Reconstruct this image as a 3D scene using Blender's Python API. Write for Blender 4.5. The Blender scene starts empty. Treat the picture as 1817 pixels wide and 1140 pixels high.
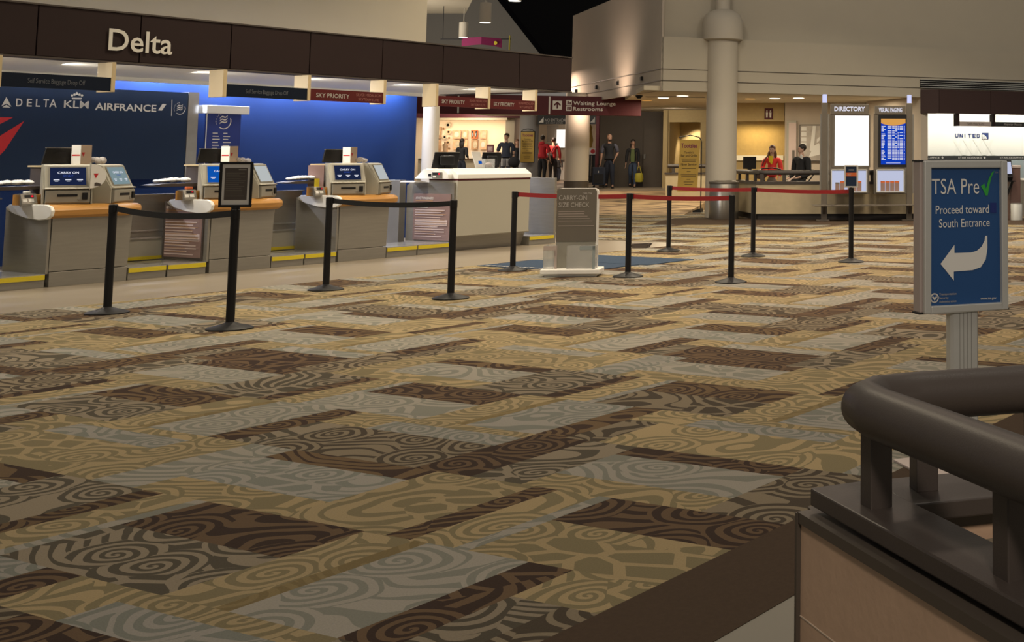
import bpy, bmesh, math, random
from mathutils import Vector, Matrix
random.seed(7)
C = bpy.context.scene.collection
R = math.radians
# ------------------------------------------------------------------ camera, world, lights, exposure
F, PX, YH, PITCH, H = 2250.0, 1620.0, 278.0, R(5.35), 1.42      # focal length in px of the 1817x1140 frame
PY = YH - F * math.tan(PITCH)
cd = bpy.data.cameras.new('camera'); cam = bpy.data.objects.new('camera', cd); C.objects.link(cam)
cam.location = (0, 0, H); cam.rotation_euler = (math.pi / 2 + PITCH, 0, 0)
cd.sensor_fit = 'HORIZONTAL'; cd.sensor_width = 36; cd.lens = F / 1817 * 36
cd.shift_x = (908.5 - PX) / 1817; cd.shift_y = -(570 - PY) / 1817
cd.clip_end = 300
sc = bpy.context.scene
sc.camera = cam
sc.view_settings.view_transform = 'Standard'; sc.view_settings.look = 'None'
sc.view_settings.gamma = 1; sc.view_settings.use_curve_mapping = False
sc.view_settings.exposure = -0.45
sc.cycles.use_denoising = True
sc.cycles.max_bounces = 6; sc.cycles.diffuse_bounces = 3; sc.cycles.glossy_bounces = 3
sc.cycles.sample_clamp_indirect = 4
w = bpy.data.worlds.new('world'); sc.world = w; w.use_nodes = True
w.node_tree.nodes['Background'].inputs[0].default_value = (1.0, 0.90, 0.77, 1)
w.node_tree.nodes['Background'].inputs[1].default_value = 0.245

TH = math.atan(1130 / (F / math.cos(PITCH)))                    # heading of the check-in row, from +Y
S_, C_ = math.sin(TH), math.cos(TH)
RU = math.pi / 2 - TH                                           # rotz of things facing the hall: x = along row (u), y = back (-v)
RV = -TH                                                        # rotz of things facing along the row (-u): x = v, y = u
def uvw(u, v, z=0): return Vector((u * S_ + v * C_, u * C_ - v * S_, z))

def lamp(name, kind, loc, energy, color=(1, .85, .65), target=None, size=.3, size_y=None, spot=90, blend=.6, spread=None):
    l = bpy.data.lights.new(name, kind); l.energy = energy; l.color = color
    o = bpy.data.objects.new(name, l); C.objects.link(o); o.location = loc
    if kind == 'AREA':
        l.size = size
        if size_y: l.shape = 'RECTANGLE'; l.size_y = size_y
        if spread: l.spread = R(spread)
    else: l.shadow_soft_size = size
    if kind == 'SPOT': l.spot_size = R(spot); l.spot_blend = blend
    t = Vector(target) if target is not None else Vector(loc) - Vector((0, 0, 1))
    d = t - Vector(loc)
    o.rotation_euler = d.to_track_quat('-Z', 'Y').to_euler()
    return o
WARM, NEUT, COOL, PINK = (1, .84, .60), (1, .9, .76), (.62, .72, 1), (1, .74, .56)
# high ceiling lamps of the hall, out of the frame above, plus fills added for blue sign and end caps
for (x, y, e, c) in [(-3.4, 11, 330, WARM), (-.5, 14, 330, PINK), (-6, 15.5, 300, WARM), (-2.5, 20, 420, WARM), (1.5, 20, 420, PINK), (-5.5, 23, 420, WARM), (0, 26, 460, WARM), (4, 26, 400, NEUT),
                     (.5, 4.2, 70, NEUT), (-8, 10, 60, WARM), (-11.5, 9.5, 330, NEUT)]:
    lamp('hall_lamp', 'AREA', (x, y, 7.4), e * .72, c, size=.8, spread=130)
lamp('near_fill', 'AREA', (.6, -2.4, 4.4), 78, (1, .84, .70), target=(.3, 3.0, .8), size=.6, spread=110)  # unseen fill added behind the camera for stone wall and sign front
lamp('gable_fill', 'AREA', (-19, 44, 4.2), 260, NEUT, target=(-18, 52, 6), size=1.5)  # added fill that brightens the gable, no fixture there
for x, y, tx, ty in ((-4.5, 22, -3.5, 30), (0, 24, 1, 32), (5, 26, 7, 36)): lamp('wall_fill', 'AREA', (x, y, 7.3), 75, NEUT, target=(tx, ty, 5.0), size=1.2, spread=150)  # unseen fills added to lift the upper walls on the right
lamp('direction_fill', 'SPOT', (-6.2, 25, 7.2), 700, NEUT, target=(-9.0, 33.4, 2.7), spot=30, blend=.8, size=.2)  # added spot so the front of the direction sign reads brighter
# lamps under the check-in canopy and the cove that washes the blue wall
for u in (8.2, 9.6, 11.2, 12.8, 14.4, 15.8):
    lamp('canopy_lamp', 'AREA', uvw(u - .9, -15.5, 2.44), 36, NEUT, target=uvw(u + .3, -15.1, .6), size=.3)
for u0 in range(6, 16):
    lamp('cove_lamp', 'AREA', uvw(u0 + .5, -17.85, 2.72), 55, (.78, .82, 1), target=uvw(u0 + .5, -17.93, 0), size=.8, size_y=.06)
# ------------------------------------------------------------------ helpers
def ray(x, y):
    a, b = (x - PX) / F, (PY - y) / F; c, s = math.cos(PITCH), math.sin(PITCH)
    return a, c - b * s, s + b * c
def at(x, y, Y):                                                 # point at depth Y on the line of sight of a pixel
    a, b, c = ray(x, y); t = Y / b; return Vector((a * t, Y, H + c * t))
def flr(x, y, z=0):
    a, b, c = ray(x, y); t = (z - H) / c; return Vector((a * t, b * t, z))
def onv(x, y, v):
    a, b, c = ray(x, y); t = v / (a * C_ - b * S_); return a * t * S_ + b * t * C_, H + c * t
def onu(x, y, u):
    a, b, c = ray(x, y); t = u / (a * S_ + b * C_); return (a * C_ - b * S_) * t, H + c * t
def lin(c): return c / 12.92 if c <= .04045 else ((c + .055) / 1.055) ** 2.4
def hx(s, k=1.0): return tuple(min(1, lin(int(s[i:i + 2], 16) / 255) * k) for i in (0, 2, 4)) + (1,)

class MB:
    def __init__(self): self.v, self.f, self.m, self.s = [], [], [], []
    def add(self, vs, fs, mi=0, smooth=False, M=None):
        b = len(self.v)
        for p in vs:
            p = Vector(p); self.v.append(M @ p if M else p)
        for q in fs: self.f.append([b + i for i in q]); self.m.append(mi); self.s.append(smooth)
        return self
    def box(self, x0, x1, y0, y1, z0, z1, mi=0, M=None):
        vs = [(x, y, z) for z in (z0, z1) for y in (y0, y1) for x in (x0, x1)]
        return self.add(vs, [(0, 2, 3, 1), (4, 5, 7, 6), (0, 1, 5, 4), (2, 6, 7, 3), (0, 4, 6, 2), (1, 3, 7, 5)], mi, M=M)
    def prism(self, poly, a, b, axis='y', mi=0, M=None, smooth=False):   # poly in the other two axes, extruded along axis from a to b
        def P(p, t): return {'y': (p[0], t, p[1]), 'x': (t, p[0], p[1]), 'z': (p[0], p[1], t)}[axis]
        n = len(poly); vs = [P(p, a) for p in poly] + [P(p, b) for p in poly]
        fs = [tuple(range(n)), tuple(range(2 * n - 1, n - 1, -1))]
        self.add(vs, fs, mi, False, M)
        return self.add(vs, [(i, i + n, (i + 1) % n + n, (i + 1) % n) for i in range(n)], mi, smooth, M)
    def lathe(self, prof, n=24, c=(0, 0), mi=0, M=None, smooth=True):
        vs, fs = [], []
        for r, z in prof:
            for k in range(n):
                t = 2 * math.pi * k / n; vs.append((c[0] + r * math.cos(t), c[1] + r * math.sin(t), z))
        for i in range(len(prof) - 1):
            for k in range(n): k2 = (k + 1) % n; fs.append((i * n + k, i * n + k2, (i + 1) * n + k2, (i + 1) * n + k))
        self.add(vs, fs, mi, smooth, M)
        m = len(prof) - 1
        if prof[0][0] > 1e-5: self.add(vs[:n], [tuple(range(n - 1, -1, -1))], mi, False, M)
        if prof[m][0] > 1e-5: self.add(vs[m * n:], [tuple(range(n))], mi, False, M)
        return self
    def tube(self, path, r, n=10, mi=0, M=None, closed=False):
        path = [Vector(p) for p in path]; k = len(path); vs, fs = [], []
        rr = r if isinstance(r, (list, tuple)) else [r] * k
        up = None
        for i, p in enumerate(path):
            a = path[i - 1] if (i or closed) else p; b = path[(i + 1) % k] if (i < k - 1 or closed) else p
            d = (b - a).normalized()
            if up is None: up = d.orthogonal().normalized()
            up = (up - d * up.dot(d)).normalized(); w_ = d.cross(up)
            for j in range(n):
                t = 2 * math.pi * j / n; vs.append(p + (up * math.cos(t) + w_ * math.sin(t)) * rr[i])
        for i in range(k if closed else k - 1):
            for j in range(n): fs.append((i * n + j, i * n + (j + 1) % n, ((i + 1) % k) * n + (j + 1) % n, ((i + 1) % k) * n + j))
        if not closed: self.add(vs[:n], [tuple(range(n - 1, -1, -1))], mi, False, M); self.add(vs[-n:], [tuple(range(n))], mi, False, M)
        return self.add(vs, fs, mi, True, M)
    def ball(self, c, r, n=12, mi=0, M=None, sx=1, sy=1, sz=1):
        vs, fs = [], []; m = n // 2
        for i in range(m + 1):
            a = math.pi * i / m
            for k in range(n):
                t = 2 * math.pi * k / n
                vs.append((c[0] + sx * r * math.sin(a) * math.cos(t), c[1] + sy * r * math.sin(a) * math.sin(t), c[2] - sz * r * math.cos(a)))
        for i in range(m):
            for k in range(n): fs.append((i * n + k, i * n + (k + 1) % n, (i + 1) * n + (k + 1) % n, (i + 1) * n + k))
        return self.add(vs, fs, mi, True, M)
    def text(self, s, x, z, h, width=None, align='l', y=0.0, bold=0.0, depth=.002, mi=0, M=None, sx=1.0):   # upright lettering facing -y, cap height h
        cu = bpy.data.curves.new('t', 'FONT'); cu.body = s; cu.size = 1; cu.offset = bold; cu.resolution_u = 3
        o = bpy.data.objects.new('t', cu); C.objects.link(o)
        me = bpy.data.meshes.new_from_object(o.evaluated_get(bpy.context.evaluated_depsgraph_get()))
        vs = [v.co.copy() for v in me.vertices]; fs = [tuple(p.vertices) for p in me.polygons]
        bpy.data.objects.remove(o); bpy.data.curves.remove(cu); bpy.data.meshes.remove(me)
        if not vs: return self
        x0, x1 = min(v.x for v in vs), max(v.x for v in vs); k = h / .70; kx = k * sx
        if width: kx = width / (x1 - x0)
        wd = (x1 - x0) * kx; ox = {'l': 0, 'c': -wd / 2, 'r': -wd}[align]
        return self.add([(x + ox + (v.x - x0) * kx, y, z + v.y * k) for v in vs], fs, mi, False, M)
    def poly(self, pts, y=0.0, mi=0, M=None):                    # flat shape in the x-z plane facing -y
        return self.add([(p[0], y, p[1]) for p in pts], [tuple(range(len(pts)))], mi, False, M)
    def bars(self, x0, x1, z0, z1, n, fill=.5, y=0.0, mi=0, M=None, seed=1, ragged=.35):   # rows of print too fine to read
        g = random.Random(seed); st = (z1 - z0) / n
        for i in range(n):
            self.poly(self._b(x0, x1, z1 - i * st, st * fill, ragged, g), y, mi, M)
        return self
    def _b(self, x0, x1, zt, h, ragged, g):
        e = x1 - (x1 - x0) * ragged * g.random(); return [(x0, zt - h), (e, zt - h), (e, zt), (x0, zt)]
    def build(self, name, mats, parent=None, loc=(0, 0, 0), rotz=0, bevel=0, seg=2, kind=None):
        me = bpy.data.meshes.new(name); me.from_pydata([tuple(v) for v in self.v], [], self.f)
        for m in (mats if isinstance(mats, (list, tuple)) else [mats]): me.materials.append(m)
        me.polygons.foreach_set('material_index', self.m); me.polygons.foreach_set('use_smooth', self.s)
        me.update()
        bm = bmesh.new(); bm.from_mesh(me); bmesh.ops.remove_doubles(bm, verts=bm.verts, dist=1e-5)
        bmesh.ops.recalc_face_normals(bm, faces=bm.faces); bm.to_mesh(me); bm.free()
        if any(self.s): me.set_sharp_from_angle(angle=R(38))
        o = bpy.data.objects.new(name, me); C.objects.link(o); o.location = loc; o.rotation_euler.z = rotz
        if parent: o.parent = parent
        if bevel:
            b = o.modifiers.new('bevel', 'BEVEL'); b.width = bevel; b.segments = seg; b.limit_method = 'ANGLE'; b.angle_limit = R(40)
        if kind: o['kind'] = kind
        return o
def thing(name, label, cat, loc=(0, 0, 0), rotz=0, group=None):
    o = bpy.data.objects.new(name, None); o.empty_display_size = .1; C.objects.link(o)
    o.location = loc; o.rotation_euler.z = rotz
    return tag(o, label, cat, group)
def tag(o, label, cat, group=None):
    o['label'] = label; o['category'] = cat
    if group: o['group'] = group
    return o
def copy_tree(o, parent=None):
    c = o.copy(); C.objects.link(c)
    if parent: c.parent = parent
    for ch in list(o.children): copy_tree(ch, c)
    return c
def struct(o): o['kind'] = 'structure'; return o

# ------------------------------------------------------------------ materials
def mat(name, col, rough=.6, metal=0, var=0, vscale=6, bump=0, bscale=80, emit=0, spec=.5, alpha=1, stretch=(1, 1, 1), trans=0):
    m = bpy.data.materials.new(name); m.use_nodes = True; nt = m.node_tree; b = nt.nodes['Principled BSDF']
    col = hx(col) if isinstance(col, str) else tuple(col) + ((1,) if len(col) == 3 else ())
    b.inputs['Base Color'].default_value = col; b.inputs['Roughness'].default_value = rough
    b.inputs['Metallic'].default_value = metal; b.inputs['Specular IOR Level'].default_value = spec
    b.inputs['Alpha'].default_value = alpha; b.inputs['Transmission Weight'].default_value = trans
    if emit: b.inputs['Emission Color'].default_value = col; b.inputs['Emission Strength'].default_value = emit
    if var or bump:
        tc = nt.nodes.new('ShaderNodeTexCoord'); mp = nt.nodes.new('ShaderNodeMapping'); mp.inputs['Scale'].default_value = stretch
        nt.links.new(tc.outputs['Object'], mp.inputs['Vector'])
    if var:
        n = nt.nodes.new('ShaderNodeTexNoise'); n.inputs['Scale'].default_value = vscale; n.inputs['Detail'].default_value = 4
        nt.links.new(mp.outputs[0], n.inputs['Vector'])
        r = nt.nodes.new('ShaderNodeMix'); r.data_type = 'RGBA'
        r.inputs[6].default_value = tuple(c * (1 - var) for c in col[:3]) + (1,); r.inputs[7].default_value = tuple(min(1, c * (1 + var)) for c in col[:3]) + (1,)
        nt.links.new(n.outputs['Fac'], r.inputs[0]); nt.links.new(r.outputs[2], b.inputs['Base Color'])
    if bump:
        n = nt.nodes.new('ShaderNodeTexNoise'); n.inputs['Scale'].default_value = bscale; n.inputs['Detail'].default_value = 3
        nt.links.new(mp.outputs[0], n.inputs['Vector'])
        bp = nt.nodes.new('ShaderNodeBump'); bp.inputs['Strength'].default_value = bump; bp.inputs['Distance'].default_value = .02
        nt.links.new(n.outputs['Fac'], bp.inputs['Height']); nt.links.new(bp.outputs['Normal'], b.inputs['Normal'])
    return m
def emat(name, col, k):
    m = bpy.data.materials.new(name); m.use_nodes = True; nt = m.node_tree
    nt.nodes.remove(nt.nodes['Principled BSDF']); e = nt.nodes.new('ShaderNodeEmission')
    e.inputs[0].default_value = hx(col); e.inputs[1].default_value = k
    nt.links.new(e.outputs[0], nt.nodes['Material Output'].inputs[0]); return m
M = dict(
    steel=mat('steel', (.31, .295, .26), .38, .55, var=.12, vscale=3, stretch=(1, 1, 12)),
    steel_dark=mat('steel_dark', (.25, .24, .22), .4, .5, var=.15, vscale=4),
    steel_top=mat('steel_top', (.5, .5, .48), .25, .7, var=.2, vscale=5),
    bin_steel=mat('bin_steel', (.36, .34, .30), .30, .9), alu=mat('aluminium', (.64, .65, .62), .38, .35, var=.05, vscale=9),
    black=mat('black_plastic', (.009, .009, .010), .5, spec=.3),
    black_belt=mat('black_belt', (.01, .01, .011), .8, bump=.2, bscale=200),
    red_belt=mat('red_belt', (.30, .012, .014), .75, bump=.2, bscale=200),
    maroon=mat('maroon_board', (.085, .013, .017), .55, spec=.3),
    red_board=mat('red_board', (.095, .012, .012), .55, spec=.3),
    fill=mat('planter_fill', (.24, .20, .14), .8), fascia=mat('fascia_panel', (.024, .0125, .0120), .6, spec=.3, var=.12, vscale=3),
    navy=mat('navy_board', (.009, .024, .060), .55, spec=.3),
    navy_dark=mat('navy_sign_board', (.004, .009, .022), .6, spec=.2),
    blue=mat('blue_wall', (.004, .026, .125), .6, spec=.3, var=.05, vscale=2),
    blue_sign=mat('blue_sign', (.015, .035, .20), .5),
    white=mat('white_laminate', (.86, .86, .82), .4),
    white_l=mat('white_lettering', (.72, .70, .64), .6),
    grey_l=mat('grey_lettering', (.42, .40, .37), .6),
    dim_l=mat('dim_lettering', (.10, .11, .13), .6),
    rose_l=mat('rose_lettering', (.34, .15, .13), .6),
    cream=mat('cream_bracket', (.62, .50, .30), .5),
    wall=mat('beige_plaster', (.50, .45, .36), .8, var=.04, vscale=2, bump=.05, bscale=120),
    wall_pink=mat('pale_plaster', (.52, .45, .37), .8, var=.04, vscale=2, bump=.05, bscale=120),
    column=mat('column_paint', (.52, .47, .39), .6, var=.03, vscale=2),
    tan_wall=mat('tan_wall', (.48, .36, .17), .8, var=.10, vscale=14, bump=.1, bscale=60),
    brown_wall=mat('brown_wall', (.12, .10, .08), .8, var=.1, vscale=4),
    ceil=mat('ceiling_paint', (.62, .55, .42), .8),
    tile=mat('tile', (.27, .23, .175), .28, var=.10, vscale=3),
    wood=mat('wood_edge', (.50, .25, .06), .4, var=.25, vscale=5, stretch=(1, 9, 9)),
    kiosk=mat('kiosk_shell', (.39, .375, .31), .5),
    kiosk_dark=mat('kiosk_lower', (.27, .26, .22), .5),
    brown_panel=mat('brown_panel', (.075, .06, .052), .5),
    rose_panel=mat('rose_panel', (.26, .17, .15), .45),
    print_tan=mat('print_tan', (.42, .24, .12), .6), print_pale=mat('print_pale', (.60, .48, .44), .6),
    yellow=mat('yellow_strip', (.62, .50, .02), .5),
    red=mat('red_print', (.55, .022, .03), .5),
    green=mat('green_tick', (.04, .42, .06), .5),
    carton=mat('carton', (.56, .43, .32), .6), plastic=mat('clear_plastic', (.75, .72, .68), .25, alpha=.55),
    taupe=mat('taupe_panel', (.135, .12, .098), .5),
    acrylic=mat('acrylic', (.55, .56, .54), .15, alpha=.35),
    rubber=mat('rubber', (.02, .02, .02), .7),
    mat_blue=mat('entry_mat', (.014, .04, .085), .9, bump=.5, bscale=300),
    rail=mat('rail_paint', (.052, .042, .036), .42, var=.1, vscale=8, bump=.04, bscale=300),
    stone=mat('stone', (.47, .325, .22), .6, var=.16, vscale=7, bump=.05, bscale=50),
    trim=mat('dark_trim', (.09, .075, .06), .4, .3),
    grout=mat('grout', (.55, .46, .36), .7),
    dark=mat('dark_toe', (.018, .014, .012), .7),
    glass_black=mat('night_glass', (.003, .003, .004), .9, spec=.02), mull=mat('mullion', (.035, .035, .038), .7, spec=.1), stone_far=mat('planter_stone', (.46, .38, .24), .6, var=.14, vscale=6),
    gable=mat('gable_plaster', (.17, .16, .145), .85), magenta=mat('magenta', (.22, .008, .085), .7),
    lampshade=mat('pendant_shade', (.66, .61, .52), .6),
    skin=mat('skin', (.42, .24, .16), .55), skin_pale=mat('skin_pale', (.55, .34, .25), .55),
    hair=mat('dark_hair', (.018, .012, .009), .6), auburn=mat('auburn_hair', (.10, .035, .014), .55),
    cloth_black=mat('black_cloth', (.012, .012, .014), .85), cloth_navy=mat('navy_cloth', (.02, .026, .045), .85),
    denim=mat('denim', (.035, .055, .10), .85, var=.2, vscale=20), denim_dark=mat('dark_denim', (.014, .018, .032), .85),
    cloth_red=mat('red_cloth', (.42, .016, .022), .85), jacket_red=mat('scarlet_jacket', (.78, .045, .04), .8),
    cloth_green=mat('olive_shirt', (.10, .13, .045), .85), cloth_grey=mat('grey_trousers', (.16, .13, .11), .85),
    yellow_cloth=mat('yellow_cloth', (.75, .55, .02), .7), yellow_bag=mat('yellow_bag', (.42, .36, .03), .6),
    plaid=mat('plaid', (.10, .10, .13), .85), brown_bag=mat('brown_leather', (.12, .07, .06), .5),
    gold=mat('gold_sign', (.52, .35, .07), .6, var=.08, vscale=10), gold_print=mat('gold_print', (.10, .06, .02), .6),
    purple=mat('purple_print', (.20, .025, .07), .6),
    united_blue=mat('united_blue', (.01, .03, .14), .5), pale_wall=mat('pale_wall', (.78, .77, .70), .6),
    teal_wall=mat('grey_teal_wall', (.30, .35, .36), .6), strip_black=mat('black_strip', (.02, .022, .022), .5),
    tsa=mat('tsa_blue', (.018, .085, .26), .35, spec=.6), pinkish=mat('sign_side', (.46, .39, .36), .5),
    fascia_light=mat('fascia_panel_right', (.050, .028, .026), .6, spec=.3), bronze=mat('bronze_metal', (.16, .14, .115), .42, .5, var=.1, vscale=6),
    orange=mat('orange_print', (.55, .12, .03), .6), art=mat('art_board', (.35, .22, .12), .7, var=.7, vscale=9),
    art2=mat('art_board_pale', (.55, .36, .22), .7, var=.6, vscale=7), art3=mat('art_plate', (.40, .36, .26), .6, var=.5, vscale=14),
    shop_wall=mat('shop_wall', (.80, .68, .52), .7), shop_tan=mat('shop_tan', (.34, .28, .19), .8),
    grey_wall=mat('grey_panel', (.36, .35, .34), .6), photo=mat('photo_print', (.42, .38, .34), .5, var=.6, vscale=3),
    paper=mat('paper', (.72, .71, .68), .7),
    e_white=emat('lit_white', 'FFFFFF', 2.2), e_brochure=emat('lit_box', 'DCE2FF', .95), e_head=emat('lit_letters', 'F4F2FF', 1.1),
    e_screen=emat('screen_navy', '202A4A', 1.0), e_screen2=emat('screen_grey', '8FA6AC', .95), e_screen3=emat('screen_blue', '1260C8', .95),
    e_screen4=emat('screen_pale', 'CFD4D4', 1.0), e_text=emat('screen_text', 'F0F2FF', 1.1), e_text2=emat('screen_text_blue', '3A56B8', 1.0),
    e_paging=emat('screen_paging', '1446D0', 1.0), e_paging2=emat('screen_paging_dark', '0A2CA8', 1.0), e_orange=emat('screen_orange', 'F6B25A', 1.0),
    e_red=emat('led_red', 'FF2238', 1.6), e_lamp=emat('lamp_glow', 'FFF4E0', 4.0), e_cool=emat('lamp_cool', 'D4D8FF', 1.3), e_shop=emat('shop_light', 'FFF6EC', 1.6),
    e_yellow=emat('lit_recess', 'FFE9A8', 1.0),
)
# ------------------------------------------------------------------ floor, carpet, building shell
ZH = .4                                                          # the far concourse lies a ramp's height above the hall
MB().box(-42, 26, -4, 66, -.2, 0).build('floor', M['tile'], kind='structure')
fm = mat('concourse_floor', (.36, .29, .21), .35, var=.12, vscale=2)
MB().prism([(38, 0), (66, 0), (66, ZH), (38, ZH)], -42, -5.2, 'x').build('floor_concourse', fm, kind='structure')
def carpet_noise():
    m = mat('ramp_carpet', (.30, .22, .13), .9); nt = m.node_tree; b = nt.nodes['Principled BSDF']
    tc = nt.nodes.new('ShaderNodeTexCoord'); mp = nt.nodes.new('ShaderNodeMapping'); mp.inputs['Scale'].default_value = (1.2, 3.2, 1); mp.inputs['Rotation'].default_value = (0, 0, .46)
    n = nt.nodes.new('ShaderNodeTexNoise'); n.inputs['Scale'].default_value = 1.3; n.inputs['Detail'].default_value = 5
    r = nt.nodes.new('ShaderNodeValToRGB'); e = r.color_ramp; e.elements[0].position = .36; e.elements[0].color = (.08, .05, .03, 1); e.elements[1].position = .55; e.elements[1].color = (.42, .30, .17, 1)
    nt.links.new(tc.outputs['Object'], mp.inputs[0]); nt.links.new(mp.outputs[0], n.inputs['Vector']); nt.links.new(n.outputs['Fac'], r.inputs[0]); nt.links.new(r.outputs[0], b.inputs['Base Color']); return m
MB().prism([(31, -.01), (38, -.01), (38, ZH)], -42, -5.6, 'x').build('floor_ramp', carpet_noise(), kind='structure')

def build_carpet():
    # woven blocks in columns 0.79 m wide; each column repeats every 5.8 m and is shifted 1.45 m from the last
    COL = dict(N=[((.105, .066, .036), (.032, .018, .012)), ((.115, .074, .037), (.036, .020, .013))],
               G=[((.27, .25, .21), (.175, .175, .145)), ((.25, .235, .205), (.16, .165, .14))],
               T=[((.285, .222, .122), (.165, .136, .074)), ((.31, .238, .127), (.175, .145, .078))],
               O=[((.185, .15, .10), (.055, .042, .028)), ((.205, .17, .12), (.065, .055, .038))],
               S=[((.185, .14, .065), (.15, .112, .05))])
    slots = [(0, .5, -8.65, -7.6, 'NTO'), (0, .5, -8.86, -8.65, 'O'), (.5, .79, -8.86, -8.5, 'T'), (.5, .69, -8.5, -7.6, 'G'), (.69, .79, -8.5, -7.6, 'T'),
             (0, .79, -7.6, -7.25, 'OTN'), (0, .79, -7.25, -6.95, 'TGO'), (0, .22, -6.95, -6.0, 'T'), (.22, .62, -6.95, -6.0, 'G'), (.62, .79, -6.95, -6.0, 'N'),
             (0, .79, -6.0, -5.42, 'OTO'), (0, .79, -5.42, -5.29, 'N'), (0, .79, -5.29, -5.07, 'T'), (0, .79, -5.07, -5.0, 'G'),
             (.43, .79, -5.0, -4.08, 'N'), (0, .43, -5.0, -4.08, 'OTG'), (0, .79, -4.08, -3.82, 'T'), (0, .79, -3.82, -3.75, 'S'),
             (0, .79, -3.75, -3.26, 'G'), (0, .79, -3.26, -3.06, 'N')]
    g = random.Random(11); vs, fs, ca, cb, off = [], [], [], [], []
    regions = [(.4, 31.5, -12.6, -2.7), (17.2, 31.5, -30, -12.6)]
    for k in range(-4, 38):
        u0 = 2.72 + .79 * k
        for n in range(-14, 10):
            for (a, b, v0, v1, ty) in slots:
                t = ty[(k * 7 + n * 5 + len(ty) + (k // 3)) % len(ty)]
                U0, U1, V0, V1 = u0 + a, u0 + b, v0 + 1.45 * k + 5.8 * n, v1 + 1.45 * k + 5.8 * n
                cc = COL[t][g.randrange(len(COL[t]))]; kk = g.uniform(.93, 1.07); of = (g.uniform(0, 40), g.uniform(0, 40), g.random())
                for (ra, rb, rc, rd) in regions:
                    p0, p1, q0, q1 = max(U0, ra), min(U1, rb), max(V0, rc), min(V1, rd)
                    if p1 - p0 < .01 or q1 - q0 < .01: continue
                    if (p0 + p1) / 2 * C_ - (q0 + q1) / 2 * S_ > 33: continue
                    i = len(vs); vs += [(p0, -q0, 0), (p1, -q0, 0), (p1, -q1, 0), (p0, -q1, 0)]; fs.append((i + 3, i + 2, i + 1, i))
                    ca.append([c * kk for c in cc[0]]); cb.append([c * kk for c in cc[1]]); off.append(of)
    me = bpy.data.meshes.new('carpet'); me.from_pydata(vs, [], fs)
    for nm, arr in (('base_col', ca), ('motif_col', cb)):
        at_ = me.attributes.new(nm, 'FLOAT_COLOR', 'FACE')
        for i, c in enumerate(arr): at_.data[i].color = (*c, 1)
    at_ = me.attributes.new('shift', 'FLOAT_VECTOR', 'FACE')
    for i, c in enumerate(off): at_.data[i].vector = c
    m = bpy.data.materials.new('carpet_weave'); m.use_nodes = True; nt = m.node_tree; N, L = nt.nodes, nt.links; b = N['Principled BSDF']
    b.inputs['Roughness'].default_value = .9; b.inputs['Specular IOR Level'].default_value = .15
    def A(n): x = N.new('ShaderNodeAttribute'); x.attribute_name = n; return x
    def mth(op, a, bb=None, c=None):
        x = N.new('ShaderNodeMath'); x.operation = op
        for i, s in enumerate((a, bb, c)):
            if s is None: continue
            if isinstance(s, (int, float)): x.inputs[i].default_value = s
            else: L.new(s, x.inputs[i])
        return x.outputs[0]
    def vm(op, a, bb):
        x = N.new('ShaderNodeVectorMath'); x.operation = op
        for i, s in enumerate((a, bb)):
            if isinstance(s, tuple): x.inputs[i].default_value = s
            else: L.new(s, x.inputs[i])
        return x.outputs[0]
    tc = N.new('ShaderNodeTexCoord'); sh = A('shift')
    P = vm('ADD', tc.outputs['Object'], sh.outputs['Vector'])
    nz = N.new('ShaderNodeTexNoise'); nz.inputs['Scale'].default_value = 3.0; nz.inputs['Detail'].default_value = 1; L.new(P, nz.inputs['Vector'])
    warp = vm('SCALE', vm('SUBTRACT', nz.outputs['Color'], (.5, .5, .5)), (0, 0, 0)); warp.node.inputs['Scale'].default_value = .12
    P2 = vm('ADD', P, warp)
    P3 = vm('MULTIPLY', P2, (1, 1, 0))
    vo = N.new('ShaderNodeTexVoronoi'); vo.voronoi_dimensions = '2D'; vo.inputs['Scale'].default_value = 2.7; vo.inputs['Randomness'].default_value = .85; L.new(P3, vo.inputs['Vector'])
    d = vm('SUBTRACT', P3, vo.outputs['Position']); sep = N.new('ShaderNodeSeparateXYZ'); L.new(d, sep.inputs[0])
    r = mth('SQRT', mth('ADD', mth('MULTIPLY', sep.outputs[0], sep.outputs[0]), mth('MULTIPLY', sep.outputs[1], sep.outputs[1])))
    ang = mth('DIVIDE', mth('ARCTAN2', sep.outputs[1], sep.outputs[0]), 2 * math.pi)
    spiral = mth('GREATER_THAN', mth('FRACT', mth('ADD', mth('DIVIDE', mth('POWER', r, .8), .072), ang)), .5)
    sc_ = N.new('ShaderNodeSeparateColor'); L.new(vo.outputs['Color'], sc_.inputs[0])
    # flowing bands
    n2 = N.new('ShaderNodeTexNoise'); n2.inputs['Scale'].default_value = 1.7; n2.inputs['Detail'].default_value = .5; L.new(P, n2.inputs['Vector'])
    sp = N.new('ShaderNodeSeparateXYZ'); L.new(P, sp.inputs[0])
    band = mth('FRACT', mth('ADD', mth('MULTIPLY', sp.outputs[0], 7.0), mth('MULTIPLY', n2.outputs['Fac'], 12.0)))
    wid = mth('ADD', .45, mth('MULTIPLY', mth('SUBTRACT', nz.outputs['Fac'], .5), 1.2))
    bands = mth('GREATER_THAN', band, mth('SUBTRACT', 1, wid))
    # pebbles
    v2 = N.new('ShaderNodeTexVoronoi'); v2.voronoi_dimensions = '2D'; v2.feature = 'DISTANCE_TO_EDGE'; v2.inputs['Scale'].default_value = 7.5; v2.inputs['Randomness'].default_value = .9
    L.new(vm('MULTIPLY', P, (1, .6, 0)), v2.inputs['Vector'])
    peb = mth('GREATER_THAN', v2.outputs['Distance'], .11)
    inside = mth('LESS_THAN', r, .205)
    isbig = mth('LESS_THAN', sc_.outputs[0], .62)
    ispeb = mth('GREATER_THAN', sc_.outputs[0], .86)
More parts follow.
